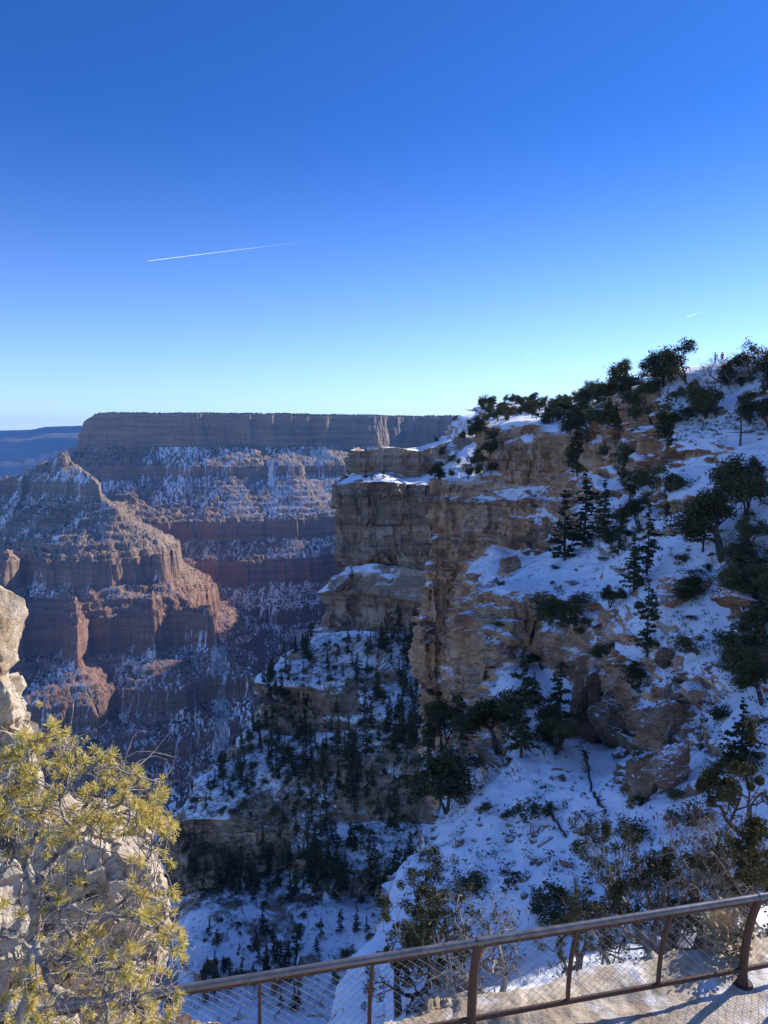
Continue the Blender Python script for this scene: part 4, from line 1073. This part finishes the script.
for kt, i, px, py, ty, wd, lab, nm, cat, wdm in NEAR:
    p = at_px(px, py)
    if p is None: continue
    h = (py-ty)/F*zc(p)/CP*1.12
    e = plant(nm, KITS[kt], i, p, h, wd, lab, cat, rng=rr)
straw = foliage_mat('dry_straw', (.34, .25, .13), (.48, .38, .22), (.60, .50, .33), scale=5)
h = hit([bvT], 728, 958)
if h is not None:
    e = plant('dry_shrub', SHRUBS, 1, np.array([h[0].x, h[0].y+.25, h[0].z-.05]), .55, 1.1, 'pale straw coloured dry bush beyond the mesh left of the right post', 'shrub', leaf=straw)
    Ls = Geo(); rg = np.random.default_rng(4)
    for k in range(260):
        a = rg.uniform(0, 6.28); q = rg.uniform(.1, .5); Ls.tube([(0, 0, 0), (math.cos(a)*q*.4, math.sin(a)*q*.4, .5), (math.cos(a)*q*.75, math.sin(a)*q*.75, rg.uniform(.75, 1.0))], [.006, .004, .002], 3)
    obj('twigs', Ls.mesh('twigs'), straw, e)

# two visitors standing on the skyline
def person(loc, h, jacket, trousers, hair, label, face, arm):
    e = empty('person', loc, label, 'person', None, face)
    s = h/1.72
    J = dict(pel=(0, 0, .95), ch=(0, .0, 1.25), nk=(0, 0, 1.46), hd=(0, .01, 1.55), tp=(0, .01, 1.68))
    vs = [(0, 0, .95), (0, 0, 1.1), (0, 0, 1.3), (0, 0, 1.44), (0, -.01, 1.52), (0, -.015, 1.60), (0, -.005, 1.68)]
    rs = [.13, .125, .15, .06, .062, .085, .06]; ed = [(i, i+1) for i in range(6)]
    for sx in (-1, 1):
        b0 = len(vs); vs += [(sx*.17, 0, 1.40), (sx*.22, .02 if not arm else -.05, 1.15), (sx*.20, -.08 if not arm else -.26, .93 if not arm else 1.22), (sx*.19, -.11 if not arm else -.33, .84 if not arm else 1.30)]
        rs += [.06, .045, .032, .036]; ed += [(2, b0), (b0, b0+1), (b0+1, b0+2), (b0+2, b0+3)]
        b1 = len(vs); vs += [(sx*.09, 0, .86), (sx*.10, -.02, .48), (sx*.10, .02, .07), (sx*.11, -.12, .03)]
        rs += [.085, .062, .042, .035]; ed += [(0, b1), (b1, b1+1), (b1+1, b1+2), (b1+2, b1+3)]
    me = bpy.data.meshes.new('body'); me.from_pydata([tuple(c*s for c in v_) for v_ in vs], ed, [])
    o = obj('body', me, None, e); sk = o.modifiers.new('skin', 'SKIN'); o.modifiers.new('sub', 'SUBSURF').levels = 1; o.modifiers['sub'].render_levels = 2
    for k, r_ in enumerate(rs): me.skin_vertices[0].data[k].radius = (r_*s*1.2, r_*s); me.skin_vertices[0].data[k].use_root = (k == 0)
    m = NT('clothes'); tc = m.n('ShaderNodeTexCoord').outputs['Object']; z = m.n('ShaderNodeSeparateXYZ', inp={0: tc}).outputs[2]
    c = m.ramp(m.math('DIVIDE', z, 1.72*s), [(0, (.04, .03, .03)), (.05, trousers), (.535, jacket), (.855, (.45, .28, .21))], 'CONSTANT'); m.done(c, .8); me.materials.append(m.m)
    D, Q = sphere_grid(5); V = D*np.array([.093, .1, .085])*s; V[:, 2] += 1.665*s; V[:, 1] += .015*s
    hm = NT('hair'); obj('hair', make_mesh('hair', V, [Q], True), hm.done(hair, .7), e)
    V = D*np.array([.012, .02, .016])*s+np.array([0, -.095, 1.60])*s; obj('nose', make_mesh('nose', V, [Q], True), NT('skin').done((.45, .28, .21), .6), e)
    return e
for px, h, j_, t_, hr, lab, fc, arm in ((715, 1.92, (.72, .62, .62), (.10, .11, .16), (.10, .07, .05), 'person in a pale top standing left of a pink jacketed companion on the skyline', .3, True),
                                      (722, 1.85, (.55, .16, .17), (.09, .09, .12), (.12, .07, .04), 'person in a pinkish red jacket beside a pale topped companion on the skyline', -.5, False)):
    for py in np.arange(345, 400, .5):
        hq = hit([bvR], px, float(py))
        if hq is not None: break
    d = hq[0]; 
    person((d.x, d.y, d.z-.12), h, j_, t_, hr, lab, fc, arm)

# contrails high in the sky
def contrail(a, b_, alt, r0, r1, label):
    p0, p1 = Pz(a[0], a[1], alt), Pz(b_[0], b_[1], alt); n = 60; t = np.linspace(0, 1, n)[:, None]
    pts = p0+(p1-p0)*t; D_ = pts-p0; g = Geo(); q = np.random.default_rng(3)
    g.tube(D_+q.normal(0, r0*.2, (n, 3)), np.interp(t[:, 0], [0, .02, .5, 1], [r0*.3, r0, (r0+r1)/2, r1]), 8)
    m = NT('ice_trail'); tc = m.n('ShaderNodeTexCoord').outputs['Generated']; x = m.n('ShaderNodeSeparateXYZ', inp={0: tc}).outputs[0]
    nz = m.noise(m.scalev(tc, (30, 2, 2)), 1, 3, .6)
    al = m.math('MULTIPLY', m.mapr(x, 1.0, .1, .0, .42), m.mapr(nz, .2, .6, .5, 1))
    d = m.n('ShaderNodeBsdfDiffuse', inp={'Color': (.95, .95, .97, 1)}); tr_ = m.n('ShaderNodeBsdfTransparent'); tl = m.n('ShaderNodeBsdfTranslucent', inp={'Color': (.95, .95, .97, 1)})
    ad = m.n('ShaderNodeAddShader'); m.t.links.new(d.outputs[0], ad.inputs[0]); m.t.links.new(tl.outputs[0], ad.inputs[1])
    mx = m.n('ShaderNodeMixShader', inp={0: al}); m.t.links.new(tr_.outputs[0], mx.inputs[1]); m.t.links.new(ad.outputs[0], mx.inputs[2]); m.t.links.new(mx.outputs[0], m.out.inputs[0])
    return tag(obj('contrail', g.mesh('contrail', True), m.m, None, p0), label, 'contrail')
contrail((147, 261), (322, 239.5), 9000, 8, 9, 'long thin white contrail in the blue sky at left')
contrail((686, 317), (711, 309.5), 9500, 11, 10, 'short white contrail in the sky above the right skyline trees')
contrail((524, 354), (545, 350), 9500, 8, 8, 'faint short contrail low in the middle of the sky')
# ---------------------------------------------------------------- air, light, camera
def haze_box():
    me = bpy.data.meshes.new('haze'); x, y0, y1, z0, z1 = 17000, -600, 17000, -1401, 420
    V = np.array([(a, b, c) for a in (-x, x) for b in (y0, y1) for c in (z0, z1)], float)
    Fq = np.array([(0, 1, 3, 2), (4, 6, 7, 5), (0, 4, 5, 1), (2, 3, 7, 6), (0, 2, 6, 4), (1, 5, 7, 3)])
    me = make_mesh('haze', V, [Fq], False)
    mt = bpy.data.materials.new('haze_air'); mt.use_nodes = True; t = mt.node_tree; t.nodes.clear()
    o = t.nodes.new('ShaderNodeOutputMaterial'); v = t.nodes.new('ShaderNodeVolumePrincipled')
    v.inputs['Color'].default_value = HAZE_COL; v.inputs['Density'].default_value = HAZE_D; v.inputs['Anisotropy'].default_value = 0.0
    t.links.new(v.outputs[0], o.inputs['Volume'])
    return tag(obj('haze', me, mt), kind='stuff')
HAZE_COL = (.14, .38, .95, 1); HAZE_D = 3.9e-5
haze_box()
w = bpy.data.worlds.new('World'); SC.world = w; w.use_nodes = True
t = w.node_tree; bg = t.nodes['Background']
sky = t.nodes.new('ShaderNodeTexSky'); sky.sky_type = 'NISHITA'; sky.sun_disc = False
sky.sun_elevation = SUN_EL; sky.sun_rotation = SUN_AZ; sky.altitude = 2100; sky.air_density = 1.0; sky.dust_density = .6; sky.ozone_density = 2.5
tint = t.nodes.new('ShaderNodeMix'); tint.data_type = 'RGBA'; tint.blend_type = 'MULTIPLY'; tint.inputs[0].default_value = 1
tint.inputs[7].default_value = (.72, .795, 1.05, 1); t.links.new(sky.outputs[0], tint.inputs[6])
geo = t.nodes.new('ShaderNodeTexCoord'); sz = t.nodes.new('ShaderNodeSeparateXYZ'); t.links.new(geo.outputs['Generated'], sz.inputs[0])
mr = t.nodes.new('ShaderNodeMapRange'); mr.interpolation_type = 'SMOOTHSTEP'; mr.inputs[1].default_value = -.02; mr.inputs[2].default_value = .40; t.links.new(sz.outputs[2], mr.inputs[0])
deep = t.nodes.new('ShaderNodeMix'); deep.data_type = 'RGBA'; deep.blend_type = 'MULTIPLY'; deep.inputs[7].default_value = (.18, .44, .70, 1)
m2 = t.nodes.new('ShaderNodeMapRange'); m2.interpolation_type = 'SMOOTHSTEP'; m2.inputs[1].default_value = .52; m2.inputs[2].default_value = .8; m2.inputs[3].default_value = 1; m2.inputs[4].default_value = 0; t.links.new(sz.outputs[2], m2.inputs[0])
mm = t.nodes.new('ShaderNodeMath'); mm.operation = 'MULTIPLY'; t.links.new(mr.outputs[0], mm.inputs[0]); t.links.new(m2.outputs[0], mm.inputs[1])
t.links.new(mm.outputs[0], deep.inputs[0]); t.links.new(tint.outputs[2], deep.inputs[6])
t.links.new(deep.outputs[2], bg.inputs[0]); bg.inputs[1].default_value = .15
sl = bpy.data.lights.new('sun', 'SUN'); sl.energy = 4.9; sl.angle = R(.5); sl.color = (1, .93, .82)
so = link(bpy.data.objects.new('sun', sl)); so.rotation_euler = Vector([-float(v) for v in SUNV]).to_track_quat('-Z', 'Y').to_euler()
cam = bpy.data.cameras.new('camera'); co = link(bpy.data.objects.new('camera', cam))
cam.sensor_fit = 'VERTICAL'; cam.sensor_height = 36; cam.lens = 36*F/H; cam.clip_start = .1; cam.clip_end = 200000
co.rotation_euler = (R(90)-PITCH, 0, 0)
SC.camera = co
SC.view_settings.view_transform = 'Standard'; SC.view_settings.look = 'None'; SC.view_settings.exposure = 0.66; SC.view_settings.gamma = 1
SC.cycles.volume_bounces = 0; SC.cycles.max_bounces = 5; SC.cycles.diffuse_bounces = 4; SC.cycles.glossy_bounces = 2; SC.cycles.transparent_max_bounces = 8
SC.cycles.use_denoising = True
